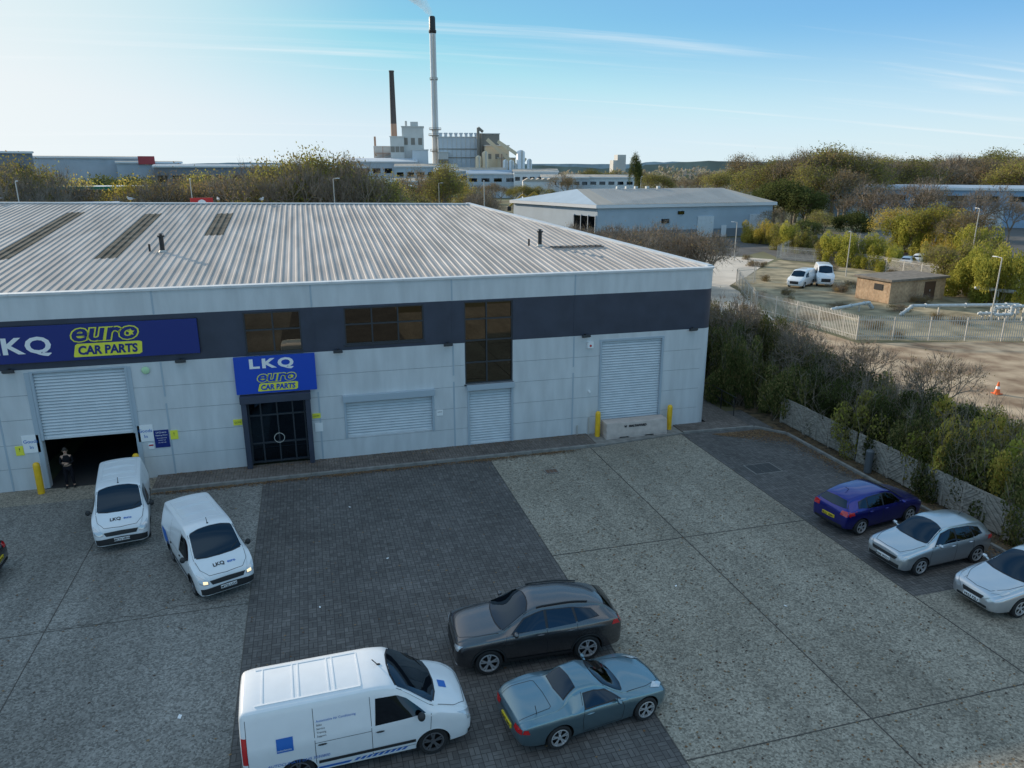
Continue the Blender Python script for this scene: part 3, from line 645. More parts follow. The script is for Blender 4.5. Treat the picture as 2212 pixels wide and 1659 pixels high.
v.text('autoclimate',.062,-1.77,1.04,'R','lwhite',off=.016);v.patch('blue_logo',[(2.02,-.22),(2.02,.02)],[(1.84,-.22),(1.84,.02)],'T','lblue')
for i in range(9): v.both('body_stripe',[(.9-i*.13,.34),(.82-i*.13,.34)],[(.98-i*.13,.42),(.9-i*.13,.42)],'lblue',n=2,k=2,off=.009)
v.both('body_stripe',[(-.32,.33),(-1.0,.33)],[(-.25,.39),(-1.0,.39)],'lblue',n=6,k=2,off=.009)
SUV=[(2.305,.35,.64,.70,.62,.46),(2.26,.27,.84,.90,.78,.60),(2.10,.25,.94,1.01,.88,.70),(1.6,.25,1.01,1.10,.93,.75),(1.12,.25,1.05,1.16,.935,.77),(.38,.25,1.09,1.54,.94,.63),(-.05,.25,1.10,1.64,.94,.62),(-.75,.25,1.12,1.635,.94,.60),(-1.35,.25,1.15,1.56,.935,.57),(-1.78,.27,1.17,1.44,.91,.54),(-2.10,.3,1.15,1.21,.87,.64),(-2.25,.34,1.0,1.05,.80,.63),(-2.305,.4,.8,.85,.66,.52)]
HAT=[(1.985,.33,.52,.58,.56,.40),(1.94,.24,.66,.72,.70,.54),(1.75,.2,.77,.83,.80,.65),(1.35,.2,.85,.93,.83,.70),(.95,.2,.90,1.0,.84,.70),(.28,.2,.93,1.38,.84,.59),(-.15,.2,.94,1.455,.84,.58),(-.9,.2,.96,1.44,.84,.56),(-1.40,.2,.98,1.37,.83,.53),(-1.62,.24,.99,1.31,.81,.52),(-1.85,.28,.97,1.03,.77,.61),(-1.95,.32,.8,.85,.72,.58),(-1.985,.38,.64,.68,.64,.52)]
SED=[(2.285,.3,.5,.56,.54,.40),(2.22,.22,.62,.68,.70,.55),(2.0,.2,.73,.79,.82,.67),(1.5,.2,.82,.9,.87,.72),(1.1,.2,.87,.97,.88,.72),(.25,.2,.92,1.36,.88,.60),(-.25,.2,.93,1.44,.88,.60),(-.9,.2,.95,1.42,.88,.58),(-1.3,.2,.97,1.33,.87,.57),(-1.8,.22,.98,1.07,.86,.66),(-2.1,.26,.96,1.02,.82,.66),(-2.24,.32,.85,.9,.74,.6),(-2.285,.38,.7,.74,.62,.5)]
ROD=[(2.01,.28,.42,.48,.50,.36),(1.95,.2,.54,.60,.66,.50),(1.75,.16,.64,.69,.79,.62),(1.3,.15,.74,.78,.85,.64),(.78,.15,.77,.84,.84,.66),(.25,.15,.80,1.10,.84,.54),(-.05,.15,.81,1.19,.84,.53),(-.36,.15,.82,1.185,.85,.51),(-.62,.155,.83,1.09,.86,.52),(-.86,.16,.845,.92,.87,.60),(-1.1,.18,.86,.90,.875,.66),(-1.6,.2,.84,.89,.84,.66),(-1.93,.26,.74,.79,.74,.58),(-2.01,.34,.60,.64,.60,.46)]
M['p_suv']=mat('paint_dark_grey',(.13,.125,.13),.25,metal=.85,coat=1)
M['p_rod']=mat('paint_teal_grey',(.17,.27,.32),.28,metal=.8,coat=1)
M['p_blue']=mat('paint_deep_blue',(.015,.018,.22),.28,metal=.7,coat=1)
M['p_silver']=mat('paint_silver',(.56,.60,.64),.28,metal=.8,coat=1)
M['p_silver2']=mat('paint_light_silver',(.62,.65,.69),.28,metal=.75,coat=1)
M['p_black']=mat('paint_black',(.015,.015,.018),.2,coat=1)
c=Car('dark grey sport utility car parked on block paving','car',(-14.2,-15.55),178,SUV,(1.44,-1.27,.83,.37),'p_suv',rimm='rim')
c.patch('windscreen',[(1.05,-.71),(1.15,-.35),(1.17,0),(1.15,.35),(1.05,.71)],[(.38,-.56),(.28,-.25),(.26,0),(.28,.25),(.38,.56)],'T','dglass',n=16,k=8)
c.sidewin([([(.80,1.12),(-.10,1.14)],[(.44,1.39),(.12,1.50),(-.08,1.54)]),([(-.17,1.14),(-.94,1.18)],[(-.16,1.54),(-.86,1.51)]),([(-1.00,1.19),(-1.58,1.27)],[(-.94,1.50),(-1.42,1.40)])])
c.patch('rear_window',[(-.56,1.22),(0,1.20),(.56,1.22)],[(-.46,1.40),(0,1.43),(.46,1.40)],'B','dglass')
c.patch('grille',[(-.46,.50),(.46,.50)],[(-.54,.76),(.54,.76)],'F','plastic',n=14);c.patch('bumper',[(-.74,.32),(.74,.32)],[(-.74,.37),(.74,.37)],'F','lwhite',off=.01,n=20,k=2)
c.pair('headlight',[(.52,.76),(.80,.78)],[(.54,.86),(.84,.93)],'F','lampglass');c.pair('tail_light',[(.35,1.0),(.84,.97)],[(.35,1.10),(.86,1.13)],'B','taillamp');c.both('tail_light',[(-1.95,1.0),(-2.18,1.0)],[(-2.0,1.12),(-2.12,1.12)],'taillamp',n=4)
c.seams([[(1.02,.40),(1.08,.75),(.95,1.09)],[(-.13,.38),(-.13,1.14)],[(-.93,.48),(-.98,.8),(-.97,1.16)],[(1.02,.42),(-.9,.42)]]);c.bonnet_gap([(1.16,.76),(1.8,.69),(2.18,.52),(2.23,0)])
c.both('side_moulding',[(1.0,.26),(-.85,.26)],[(1.0,.40),(-.85,.40)],'plastic',off=.012,n=16,k=3);c.mirror(.74,1.17,.92,'p_suv',1.2);c.handles([(.05,1.02),(-.78,1.04)],'p_suv')
for sg in (-1,1):
    g=MB()
    for i in range(10):
        xa=.1-1.45*i/10;xb=.1-1.45*(i+1)/10;h0=c.hit(xa,sg*(.585-.006*i),'T');h1=c.hit(xb,sg*(.585-.006*(i+1)),'T')
        if h0 and h1: beam(g,h0[0]+Vector((0,0,.03)),h1[0]+Vector((0,0,.03)),.03,.03)
    if g.v: c.part('roof_rail',g,['plastic'])
c=Car('teal grey two seat roadster with hardtop on block paving','car',(-13.8,-18.35),8,ROD,(1.28,-1.05,.77,.31),'p_rod',archmat=None,rimm='rim')
c.patch('windscreen',[(.69,-.61),(.79,-.3),(.80,0),(.79,.3),(.69,.61)],[(.25,-.48),(.16,-.2),(.15,0),(.16,.2),(.25,.48)],'T','dglass',n=16,k=8)
c.sidewin([([(.55,.82),(-.36,.845)],[(.22,1.0),(-.04,1.07),(-.34,1.06)])])
c.patch('rear_window',[(-.46,-.38),(-.44,0),(-.46,.38)],[(-.78,-.44),(-.82,0),(-.78,.44)],'T','dglass',n=10)
c.patch('grille',[(-.34,.32),(.34,.32)],[(-.42,.46),(.42,.46)],'F','plastic',n=12);c.pair('headlight',[(1.92,.48),(1.74,.66)],[(1.66,.48),(1.48,.66)],'T','lampglass');c.pair('tail_light',[(.42,.60),(.72,.60)],[(.42,.72),(.72,.72)],'B','taillamp');c.both('tail_light',[(-1.78,.62),(-1.94,.62)],[(-1.82,.73),(-1.90,.72)],'taillamp',n=3)
c.plate('LK07 XPD',0,.5,'B','platey');c.seams([[(.62,.25),(.66,.6),(.58,.81)],[(-.42,.3),(-.46,.6),(-.40,.84)],[(.62,.24),(-.42,.24)],[(-.42,.9),(-.37,1.1)]]);c.bonnet_gap([(.82,.65),(1.4,.60),(1.84,.42),(1.90,0)]);c.bonnet_gap([(-1.1,.0),(-1.12,.52),(-1.7,.55),(-1.93,.5)])
c.mirror(.46,.85,.82,'p_rod',.9);c.handles([(-.26,.72)],'p_rod');b=MB();b.cyl((-1.5,-.55,.88),(-1.55,-.55,1.13),.008,n=6);c.part('aerial',b,['plastic'])
def hatch(label,loc,head,S,paint,pf=None,pr=None,rimm='rim'):
    c=Car(label,'car',loc,head,HAT,(1.22,-1.25,.755,.315),paint,S=S,archmat=None,rimm=rimm)
    c.patch('windscreen',[(.88,-.63),(.99,-.3),(1.0,0),(.99,.3),(.88,.63)],[(.26,-.52),(.17,-.25),(.15,0),(.17,.25),(.26,.52)],'T','dglass',n=16,k=8)
    c.sidewin([([(.66,.96),(-.20,.97)],[(.32,1.25),(0,1.34),(-.18,1.35)]),([(-.27,.97),(-.98,.99)],[(-.25,1.35),(-.90,1.32)]),([(-1.03,1.0),(-1.38,1.07)],[(-.96,1.31),(-1.32,1.22)])])
    c.patch('rear_window',[(-.58,1.06),(0,1.04),(.58,1.06)],[(-.45,1.27),(0,1.30),(.45,1.27)],'B','dglass')
    c.patch('grille',[(-.45,.55),(.45,.55)],[(-.52,.65),(.52,.65)],'F','plastic',n=12,k=3);c.patch('air_intake',[(-.6,.28),(.6,.28)],[(-.62,.42),(.62,.42)],'F','plastic',n=14,k=3)
    c.pair('headlight',[(.50,.56),(.76,.60)],[(.52,.70),(.78,.79)],'F','lampglass');c.pair('tail_light',[(.46,.82),(.78,.80)],[(.48,.97),(.79,.98)],'B','taillamp');c.both('tail_light',[(-1.62,.84),(-1.90,.84)],[(-1.66,.97),(-1.84,.96)],'taillamp',n=4);c.patch('rear_diffuser',[(-.6,.30),(.6,.30)],[(-.6,.44),(.6,.44)],'B','plastic',n=12,k=3)
    if pf: c.plate(pf,0,.47,'F')
    if pr: c.plate(pr,0,.64,'B','platey')
    c.seams([[(.82,.3),(.88,.6),(.80,.93)],[(-.23,.26),(-.23,.97)],[(-1.0,.45),(-.98,.97)],[(.82,.26),(-.85,.26)]]);c.bonnet_gap([(1.0,.68),(1.5,.64),(1.84,.50),(1.88,0)]);c.mirror(.62,1.0,.83,paint);c.handles([(-.08,.86),(-.85,.88)],paint)
    b=MB();b.cyl((-1.1,0,1.44),(-1.3,0,1.56),.01,n=6);c.part('aerial',b,['plastic']);return c
hatch('deep blue hatchback parked nose to the timber fence',(.3,-11.45),9,(1.02,1.04,1.0),'p_blue',pr='BL21 VMC')
hatch('silver hatchback parked facing the yard',(.25,-14.45),184,(1,1.0,1.0),'p_silver',pf='GJ66 WXO')
hatch('black car with red tail lights near the loading door',(-31.85,-7.5),180,(1.02,1.05,1),'p_black',pr='GN18 KLO')
c=Car('light silver saloon car parked at the yard edge','car',(1.4,-17.15),183,SED,(1.35,-1.33,.79,.315),'p_silver2',archmat=None)
c.patch('windscreen',[(1.02,-.63),(1.13,-.3),(1.15,0),(1.13,.3),(1.02,.63)],[(.22,-.53),(.12,-.25),(.10,0),(.12,.25),(.22,.53)],'T','dglass',n=16,k=8)
c.sidewin([([(.74,.95),(-.28,.95)],[(.30,1.22),(-.1,1.32),(-.26,1.33)]),([(-.35,.95),(-1.2,.99)],[(-.33,1.33),(-1.0,1.28)])]);c.patch('rear_window',[(-1.32,-.5),(-1.32,.5)],[(-1.72,-.6),(-1.72,.6)],'T','dglass',n=10)
c.patch('grille',[(-.30,.50),(.30,.50)],[(-.36,.62),(.36,.62)],'F','plastic');c.patch('air_intake',[(-.5,.28),(.5,.28)],[(-.5,.36),(.5,.36)],'F','plastic',n=14);c.pair('headlight',[(2.14,.46),(1.98,.72)],[(1.98,.46),(1.72,.74)],'T','lampglass');c.pair('tail_light',[(.45,.85),(.8,.85)],[(.45,.95),(.8,.95)],'B','taillamp')
c.plate('VR53 FZU',0,.42,'F');c.seams([[(.92,.3),(.98,.6),(.9,.9)],[(-.31,.26),(-.31,.95)],[(-1.1,.45),(-1.15,.95)],[(.9,.26),(-.9,.26)]]);c.bonnet_gap([(1.15,.70),(1.7,.62),(2.1,.40),(2.16,0)]);c.mirror(.74,.98,.87,'p_silver2');c.handles([(-.15,.84),(-1.0,.86)],'p_silver2')
# ---------------------------------------------------------------- person
def skin(name,chains,parent,m,sub=1):
    vs=[];es=[];rs=[];key={}
    for ch in chains:
        prev=None
        for (x,y,z,r) in ch:
            k=(round(x,3),round(y,3),round(z,3))
            if k not in key: key[k]=len(vs);vs.append((x,y,z));rs.append(r)
            i=key[k]
            if prev is not None: es.append((prev,i))
            prev=i
    me=bpy.data.meshes.new(name);me.from_pydata(vs,es,[]);o=mk(name,me)
    md=o.modifiers.new('s','SKIN');md.use_smooth_shade=True
    for i,sv in enumerate(me.skin_vertices[0].data): sv.radius=(rs[i],rs[i]);sv.use_root=(i==0)
    s2=o.modifiers.new('u','SUBSURF');s2.levels=sub;s2.render_levels=sub
    dg=bpy.context.evaluated_depsgraph_get();dg.update();nm=bpy.data.meshes.new_from_object(o.evaluated_get(dg));bpy.data.objects.remove(o)
    nm.materials.clear();nm.materials.append(M[m]);nm.polygons.foreach_set('use_smooth',[True]*len(nm.polygons));return mk(name,nm,parent)
M['skin']=mat('skin_tone',(.45,.28,.2),.6);M['cloth']=mat('black_jacket',(.012,.012,.015),.9,spec=.1);M['trous']=mat('dark_trousers',(.015,.015,.02),.9,spec=.1);M['hair']=mat('dark_hair',(.02,.014,.01),.6)
P=root('person','person in black clothes standing with folded arms at the loading door','person',(-29.75,-.15,.012),rad(10))
legs=[[(0,0,.95,.125),(.1,0,.88,.09),(.12,-.02,.5,.06),(.14,.02,.1,.042),(.15,-.12,.045,.035)],[(0,0,.95,.125),(-.1,0,.88,.09),(-.11,-.02,.5,.06),(-.13,.02,.1,.042),(-.14,-.12,.045,.035)]]
tor=[(0,0,.95,.125),(0,-.005,1.12,.12),(0,0,1.32,.14),(0,.01,1.44,.07),(0,0,1.52,.052),(0,-.01,1.60,.085),(0,-.005,1.68,.085)]
arms=[[(0,0,1.32,.14),(.17,0,1.38,.06),(.22,-.02,1.1,.043),(.05,-.2,1.12,.034),(-.08,-.2,1.16,.028)],[(0,0,1.32,.14),(-.17,0,1.38,.06),(-.22,-.02,1.1,.043),(-.06,-.23,1.08,.034),(.07,-.23,1.12,.028)]]
fing=[]
for sg,yb,zb in ((-1,-.2,1.16),(1,-.23,1.12)):
    for k in range(4): fing.append([(sg*.08,yb,zb,.028),(sg*(.11+.005*k),yb-.01,zb-.03+.02*k,.010),(sg*(.15+.004*(k%3)),yb+.015,zb-.03+.02*k,.008)])
    fing.append([(sg*.08,yb,zb,.028),(sg*.10,yb-.02,zb+.045,.010),(sg*.13,yb-.02,zb+.06,.009)])
skin('body',legs+[tor]+arms+fing,P,'skin')
skin('trousers',[[(a,b_,c_,r+.014) for a,b_,c_,r in ch[:-1]] for ch in legs],P,'trous')
skin('jacket',[[(a,b_,c_,r+.02) for a,b_,c_,r in tor[:4]]]+[[(a,b_,c_,r+.016) for a,b_,c_,r in ch[:-1]] for ch in arms],P,'cloth')
b=MB();b.ell((0,.02,1.66),(.095,.10,.115));b.ell((0,.07,1.55),(.07,.05,.12));b.obj('hair',['hair'],P,smooth=True)
b=MB();b.ell((0,-.105,1.615),(.014,.02,.025));b.ell((.035,-.092,1.64),(.012,.008,.008),1);b.ell((-.035,-.092,1.64),(.012,.008,.008),1);b.ell((0,-.095,1.575),(.025,.008,.007),2);b.ell((.09,0,1.62),(.012,.02,.03));b.ell((-.09,0,1.62),(.012,.02,.03));b.obj('face',['skin','lblack','red'],P,smooth=True)
for x in (.15,-.14): b=MB();b.ell((x,-.06,.05),(.05,.14,.05));b.obj('shoe',['blacksteel'],P,smooth=True)
g=MB();g.ell((0,0,.22),(.22,.09,.09));g.ell((.2,0,.32),(.06,.05,.05));g.cyl((.13,0,.25),(.2,0,.32),.055,.04,8);g.cyl((.25,0,.32),(.31,0,.30),.015,.004,6,2);g.cyl((-.18,0,.23),(-.38,0,.22),.05,.012,8,1)
for y in (-.04,.04): g.cyl((.02,y,0),(.02,y,.15),.01,n=5,mi=2)
gm=g.mesh('gull',[mat('gull_white',(.5,.5,.5),.8),mat('gull_grey',(.22,.23,.25),.7),'yellow'],True)
for x in (-39.2,-30.9,-25.2,-22.3): 
    mk('gull',gm,None,(x,22.3+.1*(-7.7-x),10.38+.01*(-7.7-x)+.03),random.uniform(0,6),label='white gull standing on the roof ridge',category='bird',group='gulls on the roof ridge')
# ---------------------------------------------------------------- trees
def grow(tips,mbT,mbC,p,d,L_,r,dep,nb,up,top):
    e=p+d*L_;(mbT if dep>=top-2 else mbC).cyl(p,e,r,r*.68,n=6 if dep>=top-1 else 3,mi=0,caps=False)
    if dep==0: tips.append((e,d));return
    for k in range(nb):
        a=d.orthogonal().normalized();a=Matrix.Rotation(2*math.pi*(k+random.random()*.7)/nb,3,d)@a
        nd=(d+a*random.uniform(.45,.95)+Vector((0,0,up))).normalized()
        grow(tips,mbT,mbC,e if k else p+d*L_*.85,nd,L_*random.uniform(.62,.86),r*.6,dep-1,nb,up,top)
def tree_mesh(seed,leaf,nleaf,ls,dep=5,nb=3,bark='bark',twig=3,up=.12,spread=.05):
    random.seed(seed);T=MB();C_=MB();tips=[];grow(tips,T,C_,Vector((0,0,0)),Vector((random.uniform(-.05,.05),random.uniform(-.05,.05),1)).normalized(),.22,.022,dep,nb,up,dep)
    for e,d in tips:
        for k in range(twig):
            q=e+(d+Vector((random.gauss(0,.6),random.gauss(0,.6),random.gauss(.15,.5)))).normalized()*random.uniform(.04,.12);w=Vector((random.gauss(0,1),random.gauss(0,1),0)).normalized()*.0017
            C_.add([e-w,e+w,q],[(0,1,2)],0)
    live=[t for t in tips if random.random()<.62]
    for i in range(nleaf):
        e,d=random.choice(live);c=e+Vector((random.gauss(0,spread),random.gauss(0,spread),random.gauss(0,spread*.8)))
        a=Vector((random.gauss(0,1),random.gauss(0,1),random.gauss(0,1))).normalized();bq=a.orthogonal().normalized();s=ls*random.uniform(.6,1.3)
        C_.add([c-a*s,c+bq*s*.6,c+a*s,c-bq*s*.6],[(0,1,2,3)],1 if random.random()<.75 else 2)
    zm=max(v[2] for v in C_.v);k=1/zm
    for m_ in (T,C_): m_.v=[(x*k,y*k,z*k) for x,y,z in m_.v]
    return T.mesh('trunk',[bark]),C_.mesh('crown',[bark,leaf[0],leaf[1]])
TV={'bare':[tree_mesh(s,('lb','lo'),500,.008,twig=10,bark='barkgrey') for s in (1,2,15)],
    'brown':[tree_mesh(s,('lb','lo'),3400,.0085,twig=7,bark='barkgrey') for s in (3,4,14)],
    'olive':[tree_mesh(s,('lo','lyg'),6500,.0095,twig=4,bark='barkgrey') for s in (5,6,7)],
    'yellow':[tree_mesh(s,('ly','lyg'),6500,.010,twig=3) for s in (8,9)],
    'ygreen':[tree_mesh(s,('lyg','lo'),7500,.012,twig=2,up=.05) for s in (10,11)],
    'green':[tree_mesh(s,('lg','ivy'),6500,.015,twig=1,up=.0) for s in (12,13)]}
LB={'bare':'leafless grey autumn tree','brown':'thin brown leaved autumn tree','olive':'olive green autumn tree','yellow':'bright yellow autumn tree','ygreen':'rounded yellow green tree','green':'dense dark green tree'}
def tree(kind,x,y,h,w=1.0,lab='',grp='trees beyond the warehouse'):
    T,C_=random.choice(TV[kind]);s=h*w*random.uniform(.9,1.1)
    o=mk('tree',None,None,(x,y,-.05),random.uniform(0,6.28),scale=(s,s,h),label=LB[kind]+' '+(lab if lab else 'beyond the warehouse'),category='tree',group=grp)
    mk('trunk',T,o);mk('crown',C_,o);return o
random.seed(21)
for b0,D,h,k in [(-19.3,100,14.8,'bare'),(-18.3,105,15,'olive'),(-17.4,110,15,'bare'),(-16.4,100,13.8,'bare'),(-15.4,112,13.6,'olive'),(-14.4,105,13,'bare'),(-13.3,112,12.3,'yellow'),(-11.6,104,12.2,'yellow'),(-10.8,104,12.8,'yellow'),(-10.0,98,13.6,'bare'),(-9.2,100,13.4,'brown'),(-8.5,104,12,'yellow'),(-7.4,100,12.8,'brown'),(-6.4,112,13.4,'olive'),(-5.4,98,13.2,'brown'),(-4.4,104,13.4,'ygreen'),(-3.6,90,14.2,'bare'),(-2.6,98,15.2,'olive'),(-1.8,92,14.9,'olive'),(-.8,96,15.8,'olive'),(0.1,90,15,'bare'),(1,98,15.9,'brown'),(1.9,92,14.8,'bare'),(2.8,96,15.8,'olive'),(3.7,90,14.8,'bare'),(4.6,95,14.2,'olive'),(5.4,93,13,'olive'),(9.2,150,14.5,'brown'),(10.1,145,15,'olive'),(10.9,155,12.5,'yellow'),(12.4,120,10.8,'bare'),(13.3,118,11,'bare'),(12.9,130,11,'olive'),(6.6,120,11,'bare'),(7.9,128,10.4,'olive')]:
    x,y=B(b0+random.uniform(-.3,.3),D);tree(k,x,y,h+random.uniform(-.4,.4),.8)
for i in range(34):
    b0=-19+i*.78;D=random.uniform(150,200);x,y=B(b0,D);tree(random.choice(['bare','olive','brown','olive','green']),x,y,random.uniform(9,12.5),1.1,'in a distant belt','distant belt of trees')
for i in range(40):
    b0=17+i*.85;D=random.uniform(290,420);x,y=B(b0,D);tree(random.choice(['bare','olive','olive','brown']),x,y,random.uniform(9,15) if b0<33 else random.uniform(17,22),1.2,'in a distant belt','distant belt of trees')
for b0,D,h,k in [(33.5,215,15,'olive'),(34.3,205,17,'olive'),(35.2,200,18.0,'brown'),(36,200,19,'bare'),(36.8,205,19.8,'olive'),(37.6,200,19.3,'olive'),(38.4,205,19.0,'brown'),(39.2,200,19,'olive'),(40,210,17.0,'bare'),(37.2,190,15,'olive'),(38.9,190,14,'brown'),(34.6,185,11,'green'),(35.8,180,11.5,'green'),(36.6,178,10,'green'),(33.2,190,9,'green'),(41,168,11.5,'bare'),(42,170,9,'bare'),(43.7,165,12.5,'bare'),(44.5,168,10,'brown'),(46.7,160,10,'bare'),(47.5,165,11,'bare'),(49,160,9,'bare'),(39.8,172,9,'brown'),(45.5,164,8,'brown')]:
    x,y=B(b0,D);tree(k,x,y,h,1.0,'near the blue building','trees around the far blue building')
for i in range(26):
    b0=39.5+i*.5;x,y=B(b0,random.uniform(238,300));tree(random.choice(['brown','olive','olive','bare']),x,y,random.uniform(15,19.0),1.2,'behind the blue building','wood behind the blue building')
for b0,D,h,k in [(42.6,136,7.5,'yellow'),(44.6,132,8.5,'ygreen'),(46.8,122,8,'brown'),(38,150,6,'olive'),(40,150,6,'green'),(34.8,155,6,'brown'),(36.9,140,5,'green'),(45.8,96,5,'olive')]:
    x,y=B(b0,D);tree(k,x,y,h,1.1,'along the palisade fence','small trees along the palisade fence')
for i in range(20):
    x,y=B(20.0+i*.55,random.uniform(72,96));tree('bare',x,y,random.uniform(5.5,7.8),1.0,'behind the warehouse','bare saplings behind the warehouse')
for x,y,h in ((9.2,-5.5,5.0),(6.2,1.5,5.4),(5.4,6,6.2),(3.6,9.5,6.0),(8.3,-1.5,4.8)): tree('bare',x,y,h,.9,'rising from the hedge')
x,y=B(24.7,300);tree('green',x,y,20,.3,'standing on the skyline')
def bush_mesh(seed,leaf,n,ls,stems=30):
    random.seed(seed);C_=MB();cl=[(Vector((random.uniform(-.6,.6),random.uniform(-.6,.6),random.uniform(.12,.72))),random.uniform(.2,.36)) for _ in range(16)]
    for i in range(n):
        c,r=random.choice(cl);d=Vector((random.gauss(0,1),random.gauss(0,1),random.gauss(0,1))).normalized();p=c+d*r*(random.random()**.35);p.z=max(.01,p.z)
        a=Vector((random.gauss(0,1),random.gauss(0,1),random.gauss(0,1))).normalized();bq=a.orthogonal().normalized();s=ls*random.uniform(.6,1.4)
        C_.add([p-a*s,p+bq*s*.7,p+a*s,p-bq*s*.7],[(0,1,2,3)],1 if random.random()<.65 else 2)
    T=MB()
    for i in range(stems):
        d=Vector((random.gauss(0,.45),random.gauss(0,.45),1)).normalized();p=Vector((random.gauss(0,.25),random.gauss(0,.25),0));e=p+d*random.uniform(.7,1.2);T.cyl(p,e,.008,.002,n=3,caps=False)
        for k in range(6):
            t=random.uniform(.5,1);q=p.lerp(e,t);T.cyl(q,q+Vector((random.gauss(0,.12),random.gauss(0,.12),random.uniform(.02,.2))),.0035,.001,n=3,caps=False)
    return T.mesh('stem',['barkgrey']),C_.mesh('foliage',['bark',leaf[0],leaf[1]])
BV={'ivy':[bush_mesh(s,('ivy','lg'),9500,.025,24) for s in (31,32,33)],'mixed':[bush_mesh(s,('lg','lo'),8500,.024,34) for s in (34,35)],'gold':[bush_mesh(s,('ly','lyg'),9500,.024,10) for s in (36,39)],'olive':[bush_mesh(s,('lo','lyg'),8500,.025,14) for s in (41,42)],'bright':[bush_mesh(s,('lyg','lyg'),8500,.025,8) for s in (43,44)],'twiggy':[bush_mesh(s,('lb','lo'),3500,.02,90) for s in (37,38)]}
BL={'ivy':'dark ivy covered bush behind the timber fence','mixed':'scrubby olive bush with bare stems','gold':'sunlit golden leaved bush over the timber fence','olive':'tangled olive brown bush behind the timber fence','bright':'rounded yellow green bush by the palisade fence','twiggy':'leafless brown thicket bush'}
random.seed(5)
def bush(k,x,y,r,h,grp='hedge of bushes along the boundary'):
    T,C_=random.choice(BV[k]);o=mk('bush',None,None,(x,y,-.05),random.uniform(0,6.28),scale=(r,r,h),label=BL[k],category='bush',group=grp);mk('stem',T,o);mk('foliage',C_,o)
for k in range(34):
    y=13-k*.95;x=random.uniform(4.6,5.5) if y<1 else random.uniform(2.9,4.6)
    bush(random.choice(['ivy','ivy','mixed','mixed','olive' if y<-3 else 'ivy']),x,y,random.uniform(1.4,1.9),random.uniform(2.9,3.5) if y<2 else random.uniform(3.6,4.8))
for k in range(27):
    y=14-k*1.1;bush(random.choice(['ivy','mixed','twiggy','olive']),random.uniform(6.4,7.8),y,random.uniform(1.5,2.0),random.uniform(3.0,3.7) if y<3 else random.uniform(3.6,4.8))
for k in range(12):
    y=10-k*1.6;bush(random.choice(['twiggy','olive','mixed']),random.uniform(8.6,9.6),y,random.uniform(1.2,1.7),random.uniform(2.2,3.0))
for k,x,y,r,h in [('gold',5.9,-9.8,2.0,3.9),('bright',7.6,-8.4,1.8,3.4),('gold',7.3,-11.1,1.9,3.8),('olive',5.2,-11.6,1.8,3.5),('gold',8.4,-9.8,1.6,3.1),('bright',6.8,-13.2,2.0,3.5),('gold',5.0,-10.6,1.5,3.2),('gold',5.4,-13.2,1.7,3.3),('bright',4.9,-9.2,1.2,2.7)]: bush(k,x,y,r,h)
for b0,D,h in [(33.2,143,4.2),(33.9,141,4.6),(34.6,139,3.8),(35.4,131,4.4),(36.0,129,4.9),(36.7,127,4.4),(37.3,126,3.8),(38.3,115,4.2),(38.9,114,4.6),(39.6,115,4),(40.2,112,5),(40.9,111,4.6),(41.6,109,3.8),(42.3,108,3.6),(43.3,134,6.5),(43.9,132,5.5),(45.4,131,7.2),(46.1,128,5.8),(47.6,117,6.2),(46.7,93,5.4),(47.5,90,6.0),(48.3,88,5.4),(49.1,86,6.0),(48.4,100,5.2),(47.9,112,5),(45.0,118,3.4)]:
    x,y=B(b0,D);bush(random.choice(['bright','bright','gold','olive']),x,y,h*random.uniform(.52,.66),h,'yellow green bushes by the palisade fence')
for k in range(30):
    x,y=B(random.uniform(33,48),random.uniform(62,120));bush('twiggy',x,y,random.uniform(.8,1.5),random.uniform(.5,1.0),'low scrub in the compound')
lv=MB();random.seed(9)
def leafat(x,y,z):
    a=random.uniform(0,6.28);s=random.uniform(.02,.045);lv.add([(x+s*math.cos(a+t),y+s*.8*math.sin(a+t),z+random.uniform(.002,.02)) for t in (0,1.57,3.14,4.71)],[(0,1,2,3)],random.randint(0,2))
cc=[random.uniform(-26,-7) for _ in range(40)]
for i in range(3600): leafat(random.gauss(random.choice(cc),.5),-1.72-abs(random.gauss(0,.15)),.004)
for i in range(500): leafat(random.uniform(-26,-7),-abs(random.gauss(0,.3)),.1)
for i in range(4500): x=random.uniform(-.5,3);leafat(x,-1.6-abs(random.gauss(0,.8))*(x+.5)/2.4,.005)
for i in range(2800): leafat(3.0-abs(random.gauss(0,.35)),random.uniform(-17,-2),.005)
for i in range(2500): leafat(random.uniform(3.2,4.4),random.uniform(-20,-1),.0)
for i in range(1600): leafat(random.uniform(-12,-2),random.uniform(-24,-2),.0)
for i in range(400): leafat(random.uniform(-30,-12),random.uniform(-20,-2),.004)
lv.obj('fallen_leaves',[mat('leaf_dry',(.17,.085,.035),.8),mat('leaf_dry_pale',(.27,.17,.08),.8),mat('leaf_dry_dark',(.07,.042,.028),.8)],kind='stuff')
for x,y,s in [(-18.6,-5.2,.05),(-17.6,-9.6,.04),(-15.4,-14.4,.06),(-8.9,-13.8,.04),(-23.3,-15.9,.07),(-6.2,-15.7,.05),(-19.9,-12,.04)]:
    b=MB();a=random.uniform(0,3);b.add([(-s,-s*.6,.008),(s*.9,-s*.5,.012),(s,s*.6,.03),(0,s*.7,.012),(-s*.9,s*.5,.02)],[(0,1,3,4),(1,2,3)]);b.obj('litter',['lwhite'],loc=(x,y,0),rotz=a,label='scrap of white paper litter on the ground',category='litter',group='paper litter in the yard')
